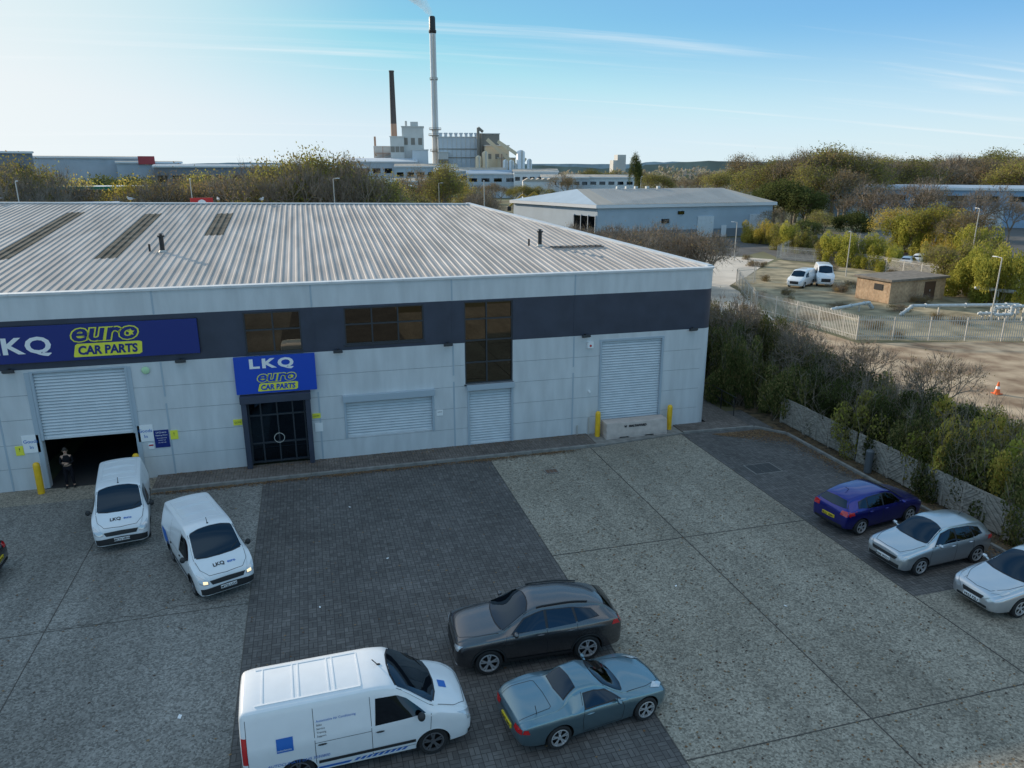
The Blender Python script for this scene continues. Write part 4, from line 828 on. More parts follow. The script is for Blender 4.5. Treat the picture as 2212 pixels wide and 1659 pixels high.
# ---------------------------------------------------------------- gas compound
def palisade(pts,lab,h=2.0):
    R=root('palisade_fence',lab,'fence',group='palisade fences around the compound');a=MB();b_=MB();c_=MB()
    for (ax,ay),(bx,by) in zip(pts,pts[1:]):
        L_=math.hypot(bx-ax,by-ay);T=Matrix.Translation((ax,ay,0))@Matrix.Rotation(math.atan2(by-ay,bx-ax),4,'Z');n=int(L_/.17)
        for i in range(n):
            x=i*L_/n;vs=[T@Vector(q) for q in ((x,0,.05),(x+.06,0,.05),(x+.06,0,h-.12),(x+.03,0,h),(x,0,h-.12))];a.add(vs,[(0,1,2,3,4)])
        for z in (.35,h-.4): b_.box(0,L_,.01,.05,z-.025,z+.025,T=T)
        for i in range(int(L_/2.75)+1): c_.box(i*2.75-.03,i*2.75+.03,.05,.11,0,h-.15,T=T)
    for mb_,nm in ((a,'pale'),(b_,'rail'),(c_,'post')):
        mb_.obj(nm,['galv'],R,kind='stuff' if nm!='rail' else None)
palisade([(20.5,27),(21.3,14.4),(33.4,10.5),(50,5)],'galvanised palisade fence around the gas compound')
palisade([(20.5,27),(28,42.3),(31,43)],'galvanised palisade fence beside the pale road')
palisade([(47.6,63),(52,55),(53,36),(60,20)],'galvanised palisade fence behind the brick hut')
palisade([(47.6,63),(60,75),(95,80)],'galvanised palisade fence beside the small trees',2.2)
H=root('brick_hut','small flat roofed brick hut inside the fenced compound','hut',(39.2,29.6,0),rad(8))
b=MB();b.box(-3.9,3.9,-1.9,2.2,0,2.15);b.obj('wall',['brick'],H);b=MB();b.box(-4.15,4.15,-2.15,2.45,2.15,2.38);b.obj('roof',[mat('felt_roof',(.20,.17,.14),.9,var=.2,vs=2)],H,bevel=.03)
b=MB();b.box(.9,2.4,-1.96,-1.9,.05,1.9);d=b.obj('door',[mat('brown_door',(.10,.055,.035),.6)],H);b=MB();b.box(1.6,1.67,-2.0,-1.96,.9,1.1);b.obj('handle',['galv'],d);b=MB();b.box(-3.96,-3.9,-1,0,1.2,1.8);b.obj('vent_grille',['blacksteel'],H)
def pipes(lab,x,y,rz,parts):
    R=root('gas_pipework',lab,'pipes',(x,y,0),rad(rz),group='gas pipes in the compound');a=MB()
    for p0,p1,r in parts:
        r*=.68
        a.cyl(p0,p1,r,n=14);P0=Vector(p0);P1=Vector(p1);d=(P1-P0).normalized();L_=(P1-P0).length
        a.ell(p0,(r*1.02,)*3,n=12,k=8);a.ell(p1,(r*1.02,)*3,n=12,k=8)
        for t in (.12,.5,.88): f=MB();f.cyl(P0+d*(L_*t-.04),P0+d*(L_*t+.04),r*1.45,n=14);f.obj('flange',['pipe'],R)
        if abs(d.z)<.5:
            for t in (.25,.75): q=P0+d*L_*t;s_=MB();s_.box(q.x-.06,q.x+.06,q.y-.06,q.y+.06,0,q.z-r*.9);s_.obj('support',['galv'],R)
    a.obj('pipe',['pipe'],R,smooth=True)
pipes('large pale gas pipe with flanges on steel supports',38,20.5,-12,[((-5,0,.9),(5,0,.9),.22),((5,0,.9),(5,0,.1),.22),((-5,0,.9),(-6,0,.1),.22)])
pipes('white inclined gas pipe rising beside the brick hut',49,22,-30,[((-6,0,1.6),(2,0,.9),.26),((2,0,.9),(3,0,.2),.26)])
pipes('cluster of grey valves and elbow pipes',42,16.8,-8,[((-4,0,.6),(-2.5,0,.6),.2),((-2.5,0,.6),(-2.5,0,1.3),.2),((-2.5,0,1.3),(-1,0,1.3),.2),((-1,0,1.3),(-1,0,.5),.2),((-1,0,.5),(1.5,0,.5),.24),((1.5,0,.5),(1.5,0,1.2),.2),((1.5,0,1.2),(3,0,1.2),.2),((3,0,1.2),(3,0,.1),.2)])
pipes('cluster of grey valves and elbow pipes',39.5,18.3,-8,[((-2,0,.5),(-.5,0,.5),.2),((-.5,0,.5),(-.5,0,1.0),.2),((-.5,0,1.0),(1,0,1.0),.2),((1,0,1.0),(1,0,.2),.2)])
pipes('grey gas pipe near the palisade fence',28.5,24,20,[((-3,0,.7),(3,0,.7),.2),((3,0,.7),(3.8,0,.1),.2)])
C0=root('traffic_cone','orange traffic cone with white band on bare dirt','traffic cone',(19.4,.2,0));b=MB();b.box(-.22,.22,-.22,.22,0,.04);lathe(b,[(.17,.04),(.12,.3)]);lathe(b,[(.088,.46),(.04,.72),(0,.73)]);b.obj('cone',['orange'],C0);b=MB();lathe(b,[(.12,.3),(.088,.46)]);b.obj('reflective_band',['lwhite'],C0)
def farvan(lab,loc,head,S): 
    c=Car(lab,'van',loc,head,VAN,(1.55,-1.38,.84,.345),'vanw',S=S,shoulder=.985,name='parked_van',archmat=None)
    c.patch('windscreen',[(1.54,-.76),(1.69,0),(1.54,.76)],[(.86,-.70),(.75,0),(.86,.70)],'T','dglass');c.both('window',[(1.40,1.20),(.28,1.16)],[(1.0,1.58),(.32,1.73)],'dglass');c.patch('grille',[(-.5,.5),(.5,.5)],[(-.5,.82),(.5,.82)],'F','plastic');c.pair('headlight',[(.60,.70),(.86,.76)],[(.60,.84),(.88,.98)],'F','lampglass')
farvan('white van parked on the pale road',(34.6,39.6),215,(.95,.95,.95));farvan('tall white van parked on the pale road',(38.0,40.2),238,(1.08,.98,1.15));farvan('white van in a far car park',B(48.2,135),20,(1,1,1))
def farcar(lab,loc,head,paint,grp='cars parked in a far car park'):
    c=Car(lab,'car',loc,head,HAT,(1.22,-1.25,.755,.31),paint,archmat=None);c.root['group']=grp
    c.patch('windscreen',[(.88,-.62),(1.0,0),(.88,.62)],[(.24,-.52),(.13,0),(.24,.52)],'T','dglass');c.both('window',[(.66,.94),(-1.3,1.0)],[(.30,1.24),(-1.2,1.28)],'dglass');c.patch('rear_window',[(-.56,1.07),(.56,1.07)],[(-.44,1.26),(.44,1.26)],'B','dglass')
for i,(b0,D,p,l) in enumerate([(41.6,123,'p_black','black car in a far car park'),(42.6,119,'p_suv','dark grey car in a far car park'),(43.6,115,'p_silver','silver car in a far car park'),(44.3,119,'vanw','white car in a far car park'),(5.6,140,'red','red car on the road behind the warehouse'),(6.2,142,'p_black','black car on the road behind the warehouse'),(7.2,139,'p_silver','silver car on the road behind the warehouse'),(22.3,152,'p_silver','silver car beside the second warehouse'),(42.0,128,'p_black','black car in a far car park'),(43.0,125,'p_blue','blue car in a far car park'),(46.2,143,'p_silver','silver car in a far car park'),(47.2,142,'p_black','black car in a far car park'),(46.7,148,'vanw','white car in a far car park')]):
    x,y=B(b0,D);farcar(l,(x,y),[30,30,35,30,0,10,180,60,30,35,20,20,20][i],p)
# ---------------------------------------------------------------- second warehouse
M['w2']=mat('pale_blue_cladding',(.42,.50,.57),.5,var=.05,vs=.4);M['w2d']=mat('slate_cladding',(.18,.21,.24),.6);M['w2r']=mat('far_roof',(.48,.43,.37),.8,var=.08,vs=.3,stretch=(2,.2,1),spec=.1);M['fasc']=mat('white_fascia',(.72,.74,.76),.4)
H=root('warehouse','pale grey hipped roof warehouse with blue grey walls','warehouse')
A=[(32.5,97),(71.4,100),(69,123),(23.7,123)]
b=MB();b.prism(A,0,5.9);b.obj('wall',['w2'],H)
b=MB();cx=sum(a[0] for a in A)/4;cy=sum(a[1] for a in A)/4;E=[(cx+(x-cx)*1.03,cy+(y-cy)*1.04) for x,y in A]
b.prism(E,5.9,6.5);b.obj('fascia',['fasc'],H)
E2=[(cx+(x-cx)*1.02,cy+(y-cy)*1.03) for x,y in A];r0=(33.5,111,9.0);r1=(66.3,111,9.0);e=[(x,y,6.52) for x,y in E2]
b=MB();b.add([e[0],e[1],r1,r0],[(0,1,2,3)]);b.add([e[1],e[2],r1],[(0,1,2)]);b.add([e[2],e[3],r0,r1],[(0,1,2,3)],0);b.add([e[3],e[0],r0],[(0,1,2)],1)
for i in range(60):
    x=36+i*.5;b.add([(x,97+.35,6.66),(x+.12,97.35,6.66),(x+.12,110.8,9.03),(x,110.8,9.03)],[(0,1,2,3)],1)
b.obj('roof',['w2r','w2'],H)
for x in (42,44,46,48.5,51): b=MB();b.box(x,x+.6,110.5,111.2,8.95,9.45);b.obj('roof_vent',['pipe'],H)
def fy(x): return 97+(x-32.5)*3/38.9
b=MB();b.add([(33,fy(33)-.05,0),(71,fy(71)-.05,0),(71,fy(71)-.05,1.6),(33,fy(33)-.05,1.6)],[(0,1,2,3)]);b.obj('plinth',['w2d'],H)
for x0,x1,z0,z1,m_,nm in [(66,70,0,4.2,'shutter','roller_shutter'),(54,57.5,0,4,'shutter','roller_shutter'),(46,47.6,2.9,3.7,'dglass','window'),(49.5,50.8,4.5,5.1,'dglass','window'),(59.5,60.6,0,2.2,'fasc','door')]:
    b=MB();b.box(x0,x1,fy(x0)-.16,fy(x0)+.3,z0,z1);b.obj(nm,[m_],H)
T=Matrix.Translation((32.5,97,0))@Matrix.Rotation(math.atan2(26,-8.8),4,'Z')
b=MB();b.box(.4,7,.02,.12,.3,4.4,T=T);w_=b.obj('window',['dglass'],H);b=MB()
for i in range(4): b.box(.4+i*2.1,.5+i*2.1,.0,.2,0,4.6,T=T)
b.obj('frame',['fasc'],w_)
def shed(lab,bx,by,w,d,h,rz,wm,rm,pitch=.08,doors=3,win=0,name='industrial_building',par=None):
    H=root(name,lab,'building',(bx,by,0),rad(rz));b=MB();b.box(-w/2,w/2,0,d,0,h);b.obj('wall',[wm],H)
    b=MB();zr_=h+d/2*pitch;b.add([(-w/2-.4,-.4,h),(w/2+.4,-.4,h),(w/2+.4,d/2,zr_),(-w/2-.4,d/2,zr_),(w/2+.4,d+.4,h),(-w/2-.4,d+.4,h)],[(0,1,2,3),(3,2,4,5),(1,4,2),(0,3,5)]);b.add([(-w/2-.4,-.42,h-.5),(w/2+.4,-.42,h-.5),(w/2+.4,-.42,h+.02),(-w/2-.4,-.42,h+.02)],[(0,1,2,3)],1);b.obj('roof',[rm,'fasc'],H)
    for i in range(doors):
        x=-w/2+w*(i+.5)/doors;b=MB();b.box(x-2,x+2,-.12,.1,0,min(4.2,h*.6));b.obj('door',['shutter'],H)
    for i in range(win):
        x=-w/2+w*(i+.5)/win;b=MB();b.box(x-w/win*.32,x+w/win*.32,-.1,.1,h*.66,h*.80);b.obj('window',['dglass'],H)
    return H
M['bluec']=mat('blue_grey_cladding',(.30,.43,.58),.5,var=.06,vs=.3);M['greyc']=mat('grey_cladding',(.46,.50,.55),.6,var=.08,vs=.2);M['darkc']=mat('dark_cladding',(.19,.21,.25),.6);M['bluer']=mat('blue_roof',(.36,.44,.53),.8,spec=.1)
x,y=B(45.5,200);shed('long low blue grey industrial building behind bare trees',x+6,y,75,25,8.6,-44,'bluec','bluer',.04,8,12)
x,y=B(-19.5,235);shed('dark grey block with window bands',x,y,24,20,17.2,16,'darkc','darkc',.02,0,6)
x,y=B(-14.5,270);shed('long pale grey retail shed',x,y,44,25,16.5,14,'greyc','w2r',.03,2,0)
x,y=B(-9.9,260);S_=shed('grey retail unit with a red sign panel',x,y,18,20,15.0,10,'greyc','w2r',.03,1,0);b=MB();b.box(-3.0,1.6,-.6,-.1,14.2,16.6);b.obj('sign_panel',[mat('faded_red',(.40,.06,.07),.7)],S_)
x,y=B(-5.0,245);shed('low grey office building',x,y,40,16,13.8,6,'darkc','greyc',.05,0,10);x,y=B(1,260);shed('low brick coloured building behind trees',x,y,34,16,13.6,0,mat('far_brick',(.3,.19,.14),.8),'darkc',.05,0,8)
x,y=B(-18.6,70);shed('pale blue roofed unit at the edge of the estate',x-5,y+14,18,18,9.0,8,'w2','bluer',.05,1,3)
H=root('petrol_station','green edged petrol station canopy','petrol station',(*B(-13.0,112),0),rad(12));b=MB();b.box(-5.5,5.5,-4,4,10.3,10.7);b.obj('canopy',['fasc'],H);b=MB();b.box(-5.6,5.6,-4.1,-4.02,10.38,10.72);b.obj('canopy_trim',[mat('green_trim',(.015,.20,.12),.6)],H)
for x in (-4,0,4): b=MB();b.box(x-.2,x+.2,-.2,.2,0,10.3);b.obj('column',['fasc'],H)
def lamp(b0,D,h,lab='tall grey street lamp'):
    x,y=B(b0,D);R=root('street_lamp',lab,'street lamp',(x,y,0),rad(random.uniform(0,360)),group='street lamps');b=MB();b.cyl((0,0,0),(0,0,h),.07,.045,8);b.cyl((0,0,h),(.5,0,h+.06),.035,.03,6);b.obj('pole',['galv'],R);b=MB();b.box(.4,.85,-.08,.08,h+.02,h+.10);b.obj('lamp_head',['fasc'],R,bevel=.03)
for q in [(-17.7,90,11.6),(-7.5,84,11.8),(2.2,84,11.8),(13.3,84,11.5),(32.1,112,5.5),(39.8,100,5.5),(47.2,112,8),(48.9,76,5.5),(9.9,130,10.5),(19,180,11),(25,190,11)]: lamp(*q)
H=root('totem_sign','red roadside totem sign with white mark','sign',(*B(-6.9,70),0),rad(10));b=MB();b.box(-.9,.9,-.1,.1,8.9,10.45);b.obj('board',['red'],H)
for x in (-.6,.6): b=MB();b.cyl((x,0,0),(x,0,8.9),.06);b.obj('post',['galv'],H)
b=MB();b.cyl((0,-.13,9.95),(0,-.11,9.95),.36,n=16);b.obj('emblem',['lwhite'],H)
# ---------------------------------------------------------------- factory
M['stack']=mat('stack_grey',(.66,.68,.70),.7,var=.1,vs=.06);M['fc1']=mat('factory_concrete',(.62,.61,.58),.85,var=.12,vs=.08);M['fc2']=mat('factory_cladding',(.60,.64,.68),.75,var=.08,vs=.1);M['fct']=mat('factory_tan',(.72,.58,.40),.7);M['fcd']=mat('factory_dark',(.24,.22,.19),.8);M['bstack']=mat('dark_stack',(.09,.08,.08),.8);M['bbrick']=mat('stack_brick',(.42,.27,.20),.8)  # far tones lightened: distance haze put into the base colours
x,y=B(9.75,420);R=root('chimney','very tall pale industrial chimney with a black top','chimney',(x,y,0));b=MB();lathe(b,[(2.1,0),(1.75,35),(1.65,60),(1.6,80.5)],24);b.obj('shaft',['stack'],R,smooth=True);b=MB();lathe(b,[(1.62,80.5),(2.0,81),(2.0,82),(1.65,82.3),(1.6,88),(1.25,88.7),(1.2,88.6),(1.2,84)],24);b.obj('chimney_cap',['blacksteel'],R,smooth=True)
for z,r in ((30,3.6),(33,3.2),(22,3.0),(58,2.1)):
    b=MB();lathe(b,[(1.7,z),(r,z),(r,z+.3),(1.7,z+.3)]);lathe(b,[(r,z+1.1),(r+.08,z+1.1),(r+.08,z+1.2),(r,z+1.2)]);[b.cyl((r*math.cos(t),r*math.sin(t),z),(r*math.cos(t),r*math.sin(t),z+1.2),.08,n=4) for t in [k*.52 for k in range(12)]];b.obj('platform',['fcd'],R)
b=MB();b.box(-.4,.4,-2.3,-1.8,0,80);b.obj('ladder',['galv'],R)
x,y=B(6.75,420);R=root('chimney','dark brick industrial chimney','chimney',(x,y,0));b=MB();lathe(b,[(1.9,0),(1.6,36)],20,1);lathe(b,[(1.6,36),(1.25,61.5),(1.4,61.7),(1.4,62.3),(1.0,62.3),(.9,58)],20,0);b.obj('shaft',['bstack','bbrick'],R,smooth=True)
x,y=B(5.35,420);R=root('chimney','thin rusty steel chimney','chimney',(x,y,0));b=MB();b.cyl((0,0,0),(0,0,29.5),.7,.55);b.obj('shaft',['bbrick'],R)
def fblock(lab,b0,D,w,d,h,m_,rz=-9,det=0,extra=None):
    x,y=B(b0,D);R=root('factory_building',lab,'factory building',(x,y,0),rad(rz));b=MB();b.box(-w/2,w/2,0,d,0,h);b.obj('wall',[m_],R)
    if det&1:
        n=int(w/2.2)
        for i in range(n+1): b=MB();xx=-w/2+w*i/n;b.box(xx-.12,xx+.12,-.25,-.01,h*.25,h);b.obj('column',['fc1'],R)
        for z in (h*.35,h*.65,h*.8): b=MB();b.box(-w/2,w/2,-.35,-.26,z-.2,z+.2);b.obj('girder',['fcd'],R)
    if det&2:
        for i in range(3): b=MB();xx=-w/2+w*(i+.5)/3;b.box(xx-1.0,xx+1.0,-.1,.05,h*.74,h*.84);b.obj('window',['fcd'],R)
    if det&4:
        n=int(w/2.5)
        for i in range(n): b=MB();xx=-w/2+w*(i+.5)/n;lathe(b,[(.8,h),(.8,h+1.6),(1.1,h+1.8),(1.1,h+2.3)],10,0,(xx,2,0));b.obj('roof_fan',['fc2'],R)
    b=MB();b.box(-w/2-.3,w/2+.3,-.3,d+.3,h,h+.4);b.obj('roof',['fc1'],R)
    if extra: extra(R,w,d,h)
    return R
def tops(R,w,d,h):
    b=MB();b.box(-w*.1,w*.25,2,d-2,h+.4,h+2.6);b.obj('roof_plant',['fc1'],R);b=MB();b.cyl((-w*.3,3,h),(-w*.3,3,h+3),.6);b.obj('flue',['fc1'],R)
fblock('tall concrete factory tower',8.1,400,11,14,33.5,'fc1',det=2,extra=tops);fblock('lower concrete factory wing',6.95,398,7,12,28.5,'fc1',det=2);fblock('stepped concrete factory annex',8.6,392,8,8,22,'fc2',det=0)
def gantry(R,w,d,h):
    b=MB()
    for i in range(6): z=4+i*(h-4)/6;b.box(-w/2,w/2,-2,-.1,z,z+.25);
    for x in (-w/2,0,w/2): b.box(x-.15,x+.15,-2,-1.8,0,h)
    for i in range(5): z=4+i*(h-4)/6;beam(b,(-w/2,-1.9,z),(w/2,-1.9,z+(h-4)/6),.2,.2)
    b.obj('gantry',['bbrick'],R)
fblock('steel framed process tower with walkways',5.9,408,9,8,24,'fc1',det=0,extra=gantry)
fblock('grey clad boiler house with rooftop fans',11.45,400,21,18,28.5,'fc2',det=5);fblock('dark framed tower with tan lower wall',13.75,396,10,14,30,'fcd',det=0);fblock('tan factory block below the conveyors',14.3,388,12,12,24,'fct',det=2)
fblock('low tan factory block',15.0,386,9,10,18,'fct',det=0);fblock('narrow pale factory block',10.3,396,5,8,21,'fc1',det=2)
x,y=B(14.6,384);R=root('conveyor','inclined conveyor bridges on steel legs','conveyor',(x,y,0),rad(-10))
for q in (((-7,0,27),(10,-2,12),1.6,1.8),((-2,-3,26),(12,-4,17),1.4,1.6)): b=MB();beam(b,*q);b.obj('conveyor_bridge',['fct'],R)
for x_,z_ in ((0,20),(5,16),(9,12),(11,16)): b=MB();b.box(x_-.3,x_+.3,-2.4,-1.8,0,z_);b.obj('leg',['bbrick'],R)
x,y=B(12.9,394);R=root('pipe_tower','slim steel pipe tower with elbow top','pipe tower',(x,y,0));b=MB();b.cyl((0,0,0),(0,0,33),.7);b.cyl((0,0,33),(2.5,0,31),.7);b.cyl((1.8,0,0),(1.8,0,30),.3);b.obj('pipe',['fcd'],R)
for b0,r_,h_,m_ in ((16.05,2.0,21.5,'white'),(15.35,1.3,17,'white'),(16.7,1.2,17.5,'white'),(14.9,1.2,17.2,'white'),(13.4,1.5,21,'fct'),(12.9,1.5,19,'fct'),(15.7,1.1,15,'galv')):
    x,y=B(b0,372);R=root('silo','pale cylindrical storage silo with ladder' if m_!='fct' else 'tan cylindrical storage silo with ladder','silo',(x,y,0),group='storage silos at the factory');b=MB();lathe(b,[(r_,0),(r_,h_-.9),(r_*.85,h_-.4),(r_*.5,h_),(0,h_+.2)],20);b.obj('tank',[m_],R,smooth=True);b=MB();b.box(-.3,.3,-r_-.4,-r_,0,h_);b.obj('ladder',['galv'],R)
for lab,b0,D,w,d,h,rz,m1,m2 in [('long low grey factory shed',5.8,385,34,30,16.5,-8,'greyc','fc2'),('low white factory shed',9.0,372,30,20,14.2,-9,'w2','w2r'),('low pale factory shed',12.3,360,34,24,12.2,-10,'w2','w2r'),('low pale blue factory shed',14.8,350,34,24,11.0,-12,'w2','bluer'),('white factory sheds row',17.2,345,20,20,11.8,-14,'fasc','w2r'),('white low depot building',19.4,330,20,18,9.5,-16,'greyc','w2r'),('white low depot building',22.5,340,24,18,9.4,-20,'fasc','w2r'),('grey low depot building',7.0,260,20,14,9.0,-6,'greyc','w2r')]:
    x,y=B(b0,D);shed(lab,x,y,w,d,h,rz,m1,m2,.12,3,6)
for i in range(16):
    x,y=B(6.0+i*.95,random.uniform(235,300));tree(random.choice(['bare','brown','olive','olive']),x,y,random.uniform(6,10.5),1.1,'before the factory','trees in front of the factory')
for i in range(5):
    x,y=B(16.6+i*.42,300);R=root('static_cabin','pale gabled cabin in a row','cabin',(x,y,0),rad(-14),group='row of pale cabins');b=MB();b.box(-1.9,1.9,0,10,0,8.2);b.obj('wall',['fasc'],R);b=MB();b.add([(-2.1,-.2,8.2),(2.1,-.2,8.2),(0,-.2,9.4),(-2.1,10,8.2),(2.1,10,8.2),(0,10,9.4)],[(0,1,2),(0,2,5,3),(1,4,5,2),(3,5,4)]);b.obj('roof',['w2r'],R)
x,y=B(7.7,230);R=root('dome_tent','white arched storage tent','tent',(x,y,0),rad(-8));b=MB();n=12;vs=[];
for yy in (0,14):
    for i in range(n+1): t=math.pi*i/n;vs.append((5*math.cos(t),yy,3+5*math.sin(t)))
b.add(vs,[(i,i+1,n+2+i,n+1+i) for i in range(n)]+[tuple(range(n+1)),tuple(range(n+1,2*n+2))]);b.box(-5,5,0,14,0,3.02);b.obj('cover',['fasc'],R)
def digger(lab,b0,D,m_,a1,s_=1.0):
    x,y=B(b0,D);R=root('excavator',lab,'excavator',(x,y,0),rad(random.uniform(150,210)),group='excavators in a plant yard');R.scale=(s_,)*3
    for yy in (-1.2,.7): b=MB();b.box(-2,2,yy,yy+.5,.15,.9);b.cyl((-2,yy,.52),(-2,yy+.5,.52),.38);b.cyl((2,yy,.52),(2,yy+.5,.52),.38);b.obj('track',['plastic'],R)
    b=MB();b.box(-2.4,1.2,-1.3,1.3,1.1,2.2);b.box(-2.4,-.8,-1.3,1.3,2.2,2.6);b.obj('body',[m_],R,bevel=.08);b=MB();b.box(-.2,1.3,.2,1.25,2.2,3.4);b.obj('cab',['dglass'],R,bevel=.08)
    b=MB();p1=Vector((1.2,-.3,1.9));p2=p1+Vector((math.cos(a1)*4.5,0,math.sin(a1)*4.5));p3=p2+Vector((3.0,0,-2.6));beam(b,p1,p2,.4,.5);beam(b,p2,p3,.3,.4);b.obj('boom',[m_],R);b=MB();b.prism([(p3.x-.3,-.8),(p3.x+.6,-.8),(p3.x+.6,.3),(p3.x-.3,.3)],p3.z-1.0,p3.z);b.obj('bucket',['blacksteel'],R,bevel=.1)
M['dy']=mat('machine_yellow',(.45,.28,.04),.6);M['do']=mat('machine_orange',(.5,.13,.04),.6)
for q in [('yellow excavator with raised boom',18.6,225,'dy',.7,1.3),('yellow excavator with raised boom',19.6,228,'dy',.55,1.3),('orange excavator with raised boom',21.0,215,'do',.6,1.3),('orange excavator with lowered boom',22.0,212,'do',.4,1.3),('yellow excavator with lowered boom',17.8,232,'dy',.5,1.3)]: digger(*q)
x,y=B(23.4,520);R=root('water_tower','distant tower on the skyline','tower',(x,y,0));b=MB();b.box(-3,3,-3,3,0,22);b.box(-6,-3.01,-3,3,0,18.5);b.obj('wall',['fc1'],R)
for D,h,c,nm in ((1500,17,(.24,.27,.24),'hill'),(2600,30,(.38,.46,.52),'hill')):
    b=MB();vs=[];n=140
    for i in range(n+1):
        bb=-30+90*i/n;x,y=B(bb,D);hh=h+noise.noise(Vector((bb*.15,D,0)))*8+noise.noise(Vector((bb*1.3,D,0)))*2.5+(6 if bb>25 else 0);vs+=[(x,y,-2),(x,y,hh),(*B(bb,D+500),-2)]
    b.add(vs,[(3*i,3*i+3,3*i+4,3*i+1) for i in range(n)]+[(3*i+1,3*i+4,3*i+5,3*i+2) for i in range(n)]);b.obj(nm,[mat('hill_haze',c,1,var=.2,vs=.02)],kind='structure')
random.seed(77);b=MB()
for i in range(26000):
    bb=random.uniform(-21,53);D=random.uniform(440,640);x,y=B(bb,D);hh=(9+5*noise.noise(Vector((bb*.8,D*.01,0)))+3*noise.noise(Vector((bb*4,D*.02,3))))*(1.25 if bb>26 else 1);z=hh*random.random()**.4;s=random.uniform(.5,1.3)
    a=Vector((random.gauss(0,1),random.gauss(0,1),random.gauss(0,1))).normalized();q=a.orthogonal().normalized();c=Vector((x,y,z));b.add([c-a*s,c+q*s,c+a*s,c-q*s],[(0,1,2,3)],random.choice((0,0,1,2)))
b.obj('woodland',[leafmat('far_wood_brown',(.21,.18,.13),(.27,.23,.16)),leafmat('far_wood_olive',(.20,.20,.12),(.25,.25,.16)),leafmat('far_wood_grey',(.26,.25,.23),(.31,.29,.27))],kind='stuff')
for b0,D in ((40.5,178),(47,150)):
    x,y=B(b0,D);R=root('utility_pole','wooden utility pole with cross arm','utility pole',(x,y,0),group='utility poles');b=MB();b.cyl((0,0,0),(0,0,8.5),.15,.1,8);b.obj('pole',['bark'],R);b=MB();b.box(-1,1,-.06,.06,8,8.15);b.obj('cross_arm',['bark'],R)
pm=bpy.data.materials.new('steam');pm.use_nodes=True;nt=pm.node_tree;nt.nodes.clear();ou=nt.nodes.new('ShaderNodeOutputMaterial');pv=nt.nodes.new('ShaderNodeVolumePrincipled');pv.inputs['Color'].default_value=(1,1,1,1)
tc=nt.nodes.new('ShaderNodeTexCoord');nz=nt.nodes.new('ShaderNodeTexNoise');nz.inputs['Scale'].default_value=.12;nz.inputs['Detail'].default_value=4;nt.links.new(tc.outputs['Object'],nz.inputs['Vector']);mr=nt.nodes.new('ShaderNodeMapRange');mr.inputs[1].default_value=.42;mr.inputs[2].default_value=.7;mr.inputs[3].default_value=0;mr.inputs[4].default_value=.22;nt.links.new(nz.outputs[0],mr.inputs[0]);nt.links.new(mr.outputs[0],pv.inputs['Density']);nt.links.new(pv.outputs[0],ou.inputs['Volume'])
x,y=B(9.75,420);b=MB();pts=[(0,0,88.7,1.0),(-1.5,0,91,2.0),(-4.5,0,94.5,2.8),(-9,0,98,3.8),(-15,0,102,5)]
n=12;vs=[]
for px,py,pz,r in pts:
    for i in range(n): t=2*math.pi*i/n;vs.append((px+r*.7*math.cos(t),py+r*math.sin(t),pz+r*.7*math.cos(t)))
b.add(vs,[(j*n+i,j*n+(i+1)%n,(j+1)*n+(i+1)%n,(j+1)*n+i) for j in range(4) for i in range(n)]+[tuple(range(n))[::-1],tuple(range(4*n,5*n))]);b.obj('steam_plume',[pm],loc=(x,y,0),kind='stuff')
# ---------------------------------------------------------------- sky, sun, camera
sv=Vector((-16,22,8.1)).normalized();el=math.asin(sv.z);az=math.atan2(sv.x,sv.y)
w=bpy.data.worlds.new('World');sc.world=w;w.use_nodes=True;nt=w.node_tree;N=nt.nodes;L=nt.links;bg=N['Background'];bg.inputs[1].default_value=.15
sk=N.new('ShaderNodeTexSky');sk.sky_type='NISHITA';sk.sun_disc=False;sk.sun_elevation=el;sk.sun_rotation=az%(2*math.pi);sk.air_density=1.0;sk.dust_density=.1;sk.ozone_density=3
tc=N.new('ShaderNodeTexCoord');sp=N.new('ShaderNodeSeparateXYZ');L.new(tc.outputs['Generated'],sp.inputs[0])
def mth(op,a,bv=None,c=None):
    m=N.new('ShaderNodeMath');m.operation=op
    for i,v_ in enumerate((a,bv,c)):
        if v_ is None: continue
        if isinstance(v_,(int,float)): m.inputs[i].default_value=v_
        else: L.new(v_,m.inputs[i])
    return m.outputs[0]
def vm(op,a,val):
    m=N.new('ShaderNodeVectorMath');m.operation=op;L.new(a,m.inputs[0]);m.inputs[1].default_value=val;return m.outputs[0]
def mrange(a,lo,hi,o0,o1,sm=True):
    m=N.new('ShaderNodeMapRange');m.interpolation_type='SMOOTHSTEP' if sm else 'LINEAR';m.inputs[1].default_value=lo;m.inputs[2].default_value=hi;m.inputs[3].default_value=o0;m.inputs[4].default_value=o1;L.new(a,m.inputs[0]);return m.outputs[0]
def mixc(f,a,col):
    m=N.new('ShaderNodeMixRGB');L.new(f,m.inputs[0]);L.new(a,m.inputs[1]);m.inputs[2].default_value=(*col,1);return m.outputs[0]
z=mth('MAXIMUM',sp.outputs[2],0)
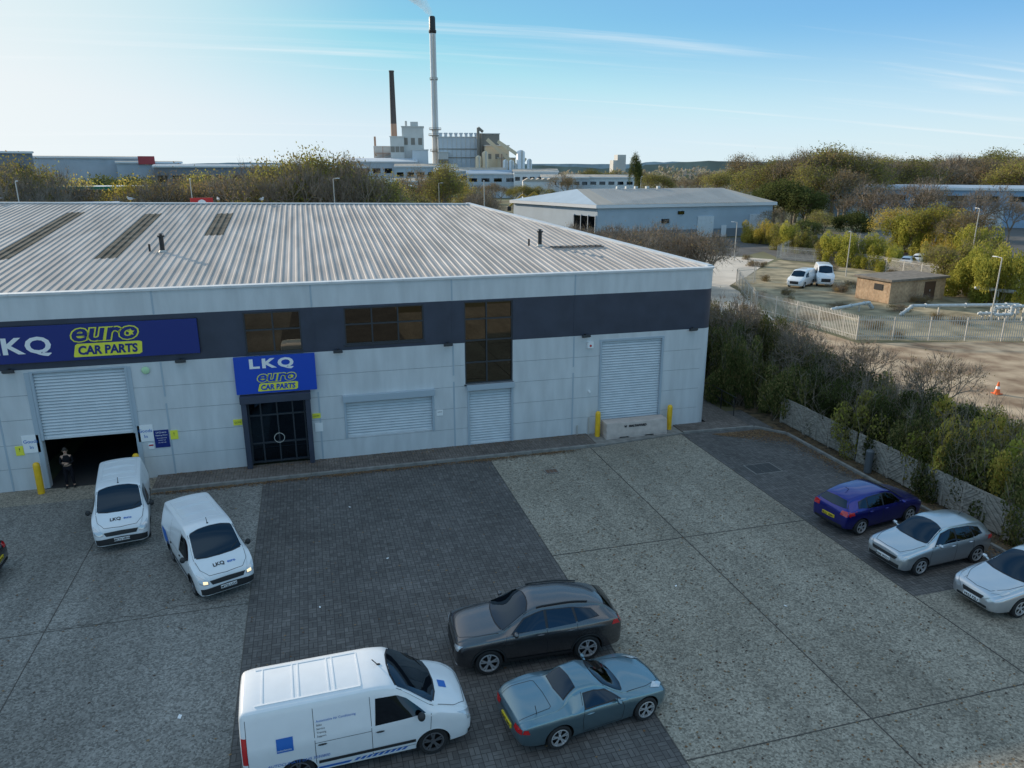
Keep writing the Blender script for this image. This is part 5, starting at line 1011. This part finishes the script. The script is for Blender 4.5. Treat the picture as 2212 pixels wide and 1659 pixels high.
base=vm('MINIMUM',vm('MULTIPLY',sk.outputs[0],(.72,1.08,1.40)),(4.6,5.6,6.3))
base=mixc(mrange(z,.02,.30,.2,.65),base,(1.45,3.15,4.6))
base=mixc(mrange(z,0.0,.18,.88,0.0),base,(4.9,5.8,6.3))
gl=N.new('ShaderNodeVectorMath');gl.operation='DOT_PRODUCT';L.new(tc.outputs['Generated'],gl.inputs[0]);gl.inputs[1].default_value=tuple(sv)
base=mixc(mrange(gl.outputs['Value'],.72,1.0,0,.75),base,(6.4,6.5,6.4))
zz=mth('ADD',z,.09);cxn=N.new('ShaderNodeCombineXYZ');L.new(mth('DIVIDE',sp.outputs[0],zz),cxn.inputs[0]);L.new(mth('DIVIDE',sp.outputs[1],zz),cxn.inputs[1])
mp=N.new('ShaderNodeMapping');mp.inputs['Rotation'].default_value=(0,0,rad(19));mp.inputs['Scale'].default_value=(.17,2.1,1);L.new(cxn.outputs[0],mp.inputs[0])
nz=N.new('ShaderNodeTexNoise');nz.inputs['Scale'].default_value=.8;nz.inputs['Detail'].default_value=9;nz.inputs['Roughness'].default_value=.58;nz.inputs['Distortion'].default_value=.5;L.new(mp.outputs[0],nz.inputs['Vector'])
cl=mth('ADD',nz.outputs[0],mrange(z,.3,.6,0,.12))  # extra cloud cover overhead, out of view, added to lift the ambient light
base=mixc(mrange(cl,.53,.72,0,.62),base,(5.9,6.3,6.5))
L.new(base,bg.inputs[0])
sl=bpy.data.lights.new('sun','SUN');sl.energy=5;sl.angle=rad(.55);sl.color=(1,.86,.68);so=bpy.data.objects.new('sun',sl);COL.objects.link(so);so.rotation_euler=sv.to_track_quat('Z','Y').to_euler()
cd=bpy.data.cameras.new('camera');cd.sensor_width=36;cd.lens=25.83;cd.clip_end=9000;cd.clip_start=.1;co=bpy.data.objects.new('camera',cd);COL.objects.link(co);co.location=CAM;co.rotation_euler=(rad(90-16.3),0,rad(-15.4));sc.camera=co
sc.view_settings.view_transform='Standard';sc.view_settings.look='None';sc.view_settings.exposure=0
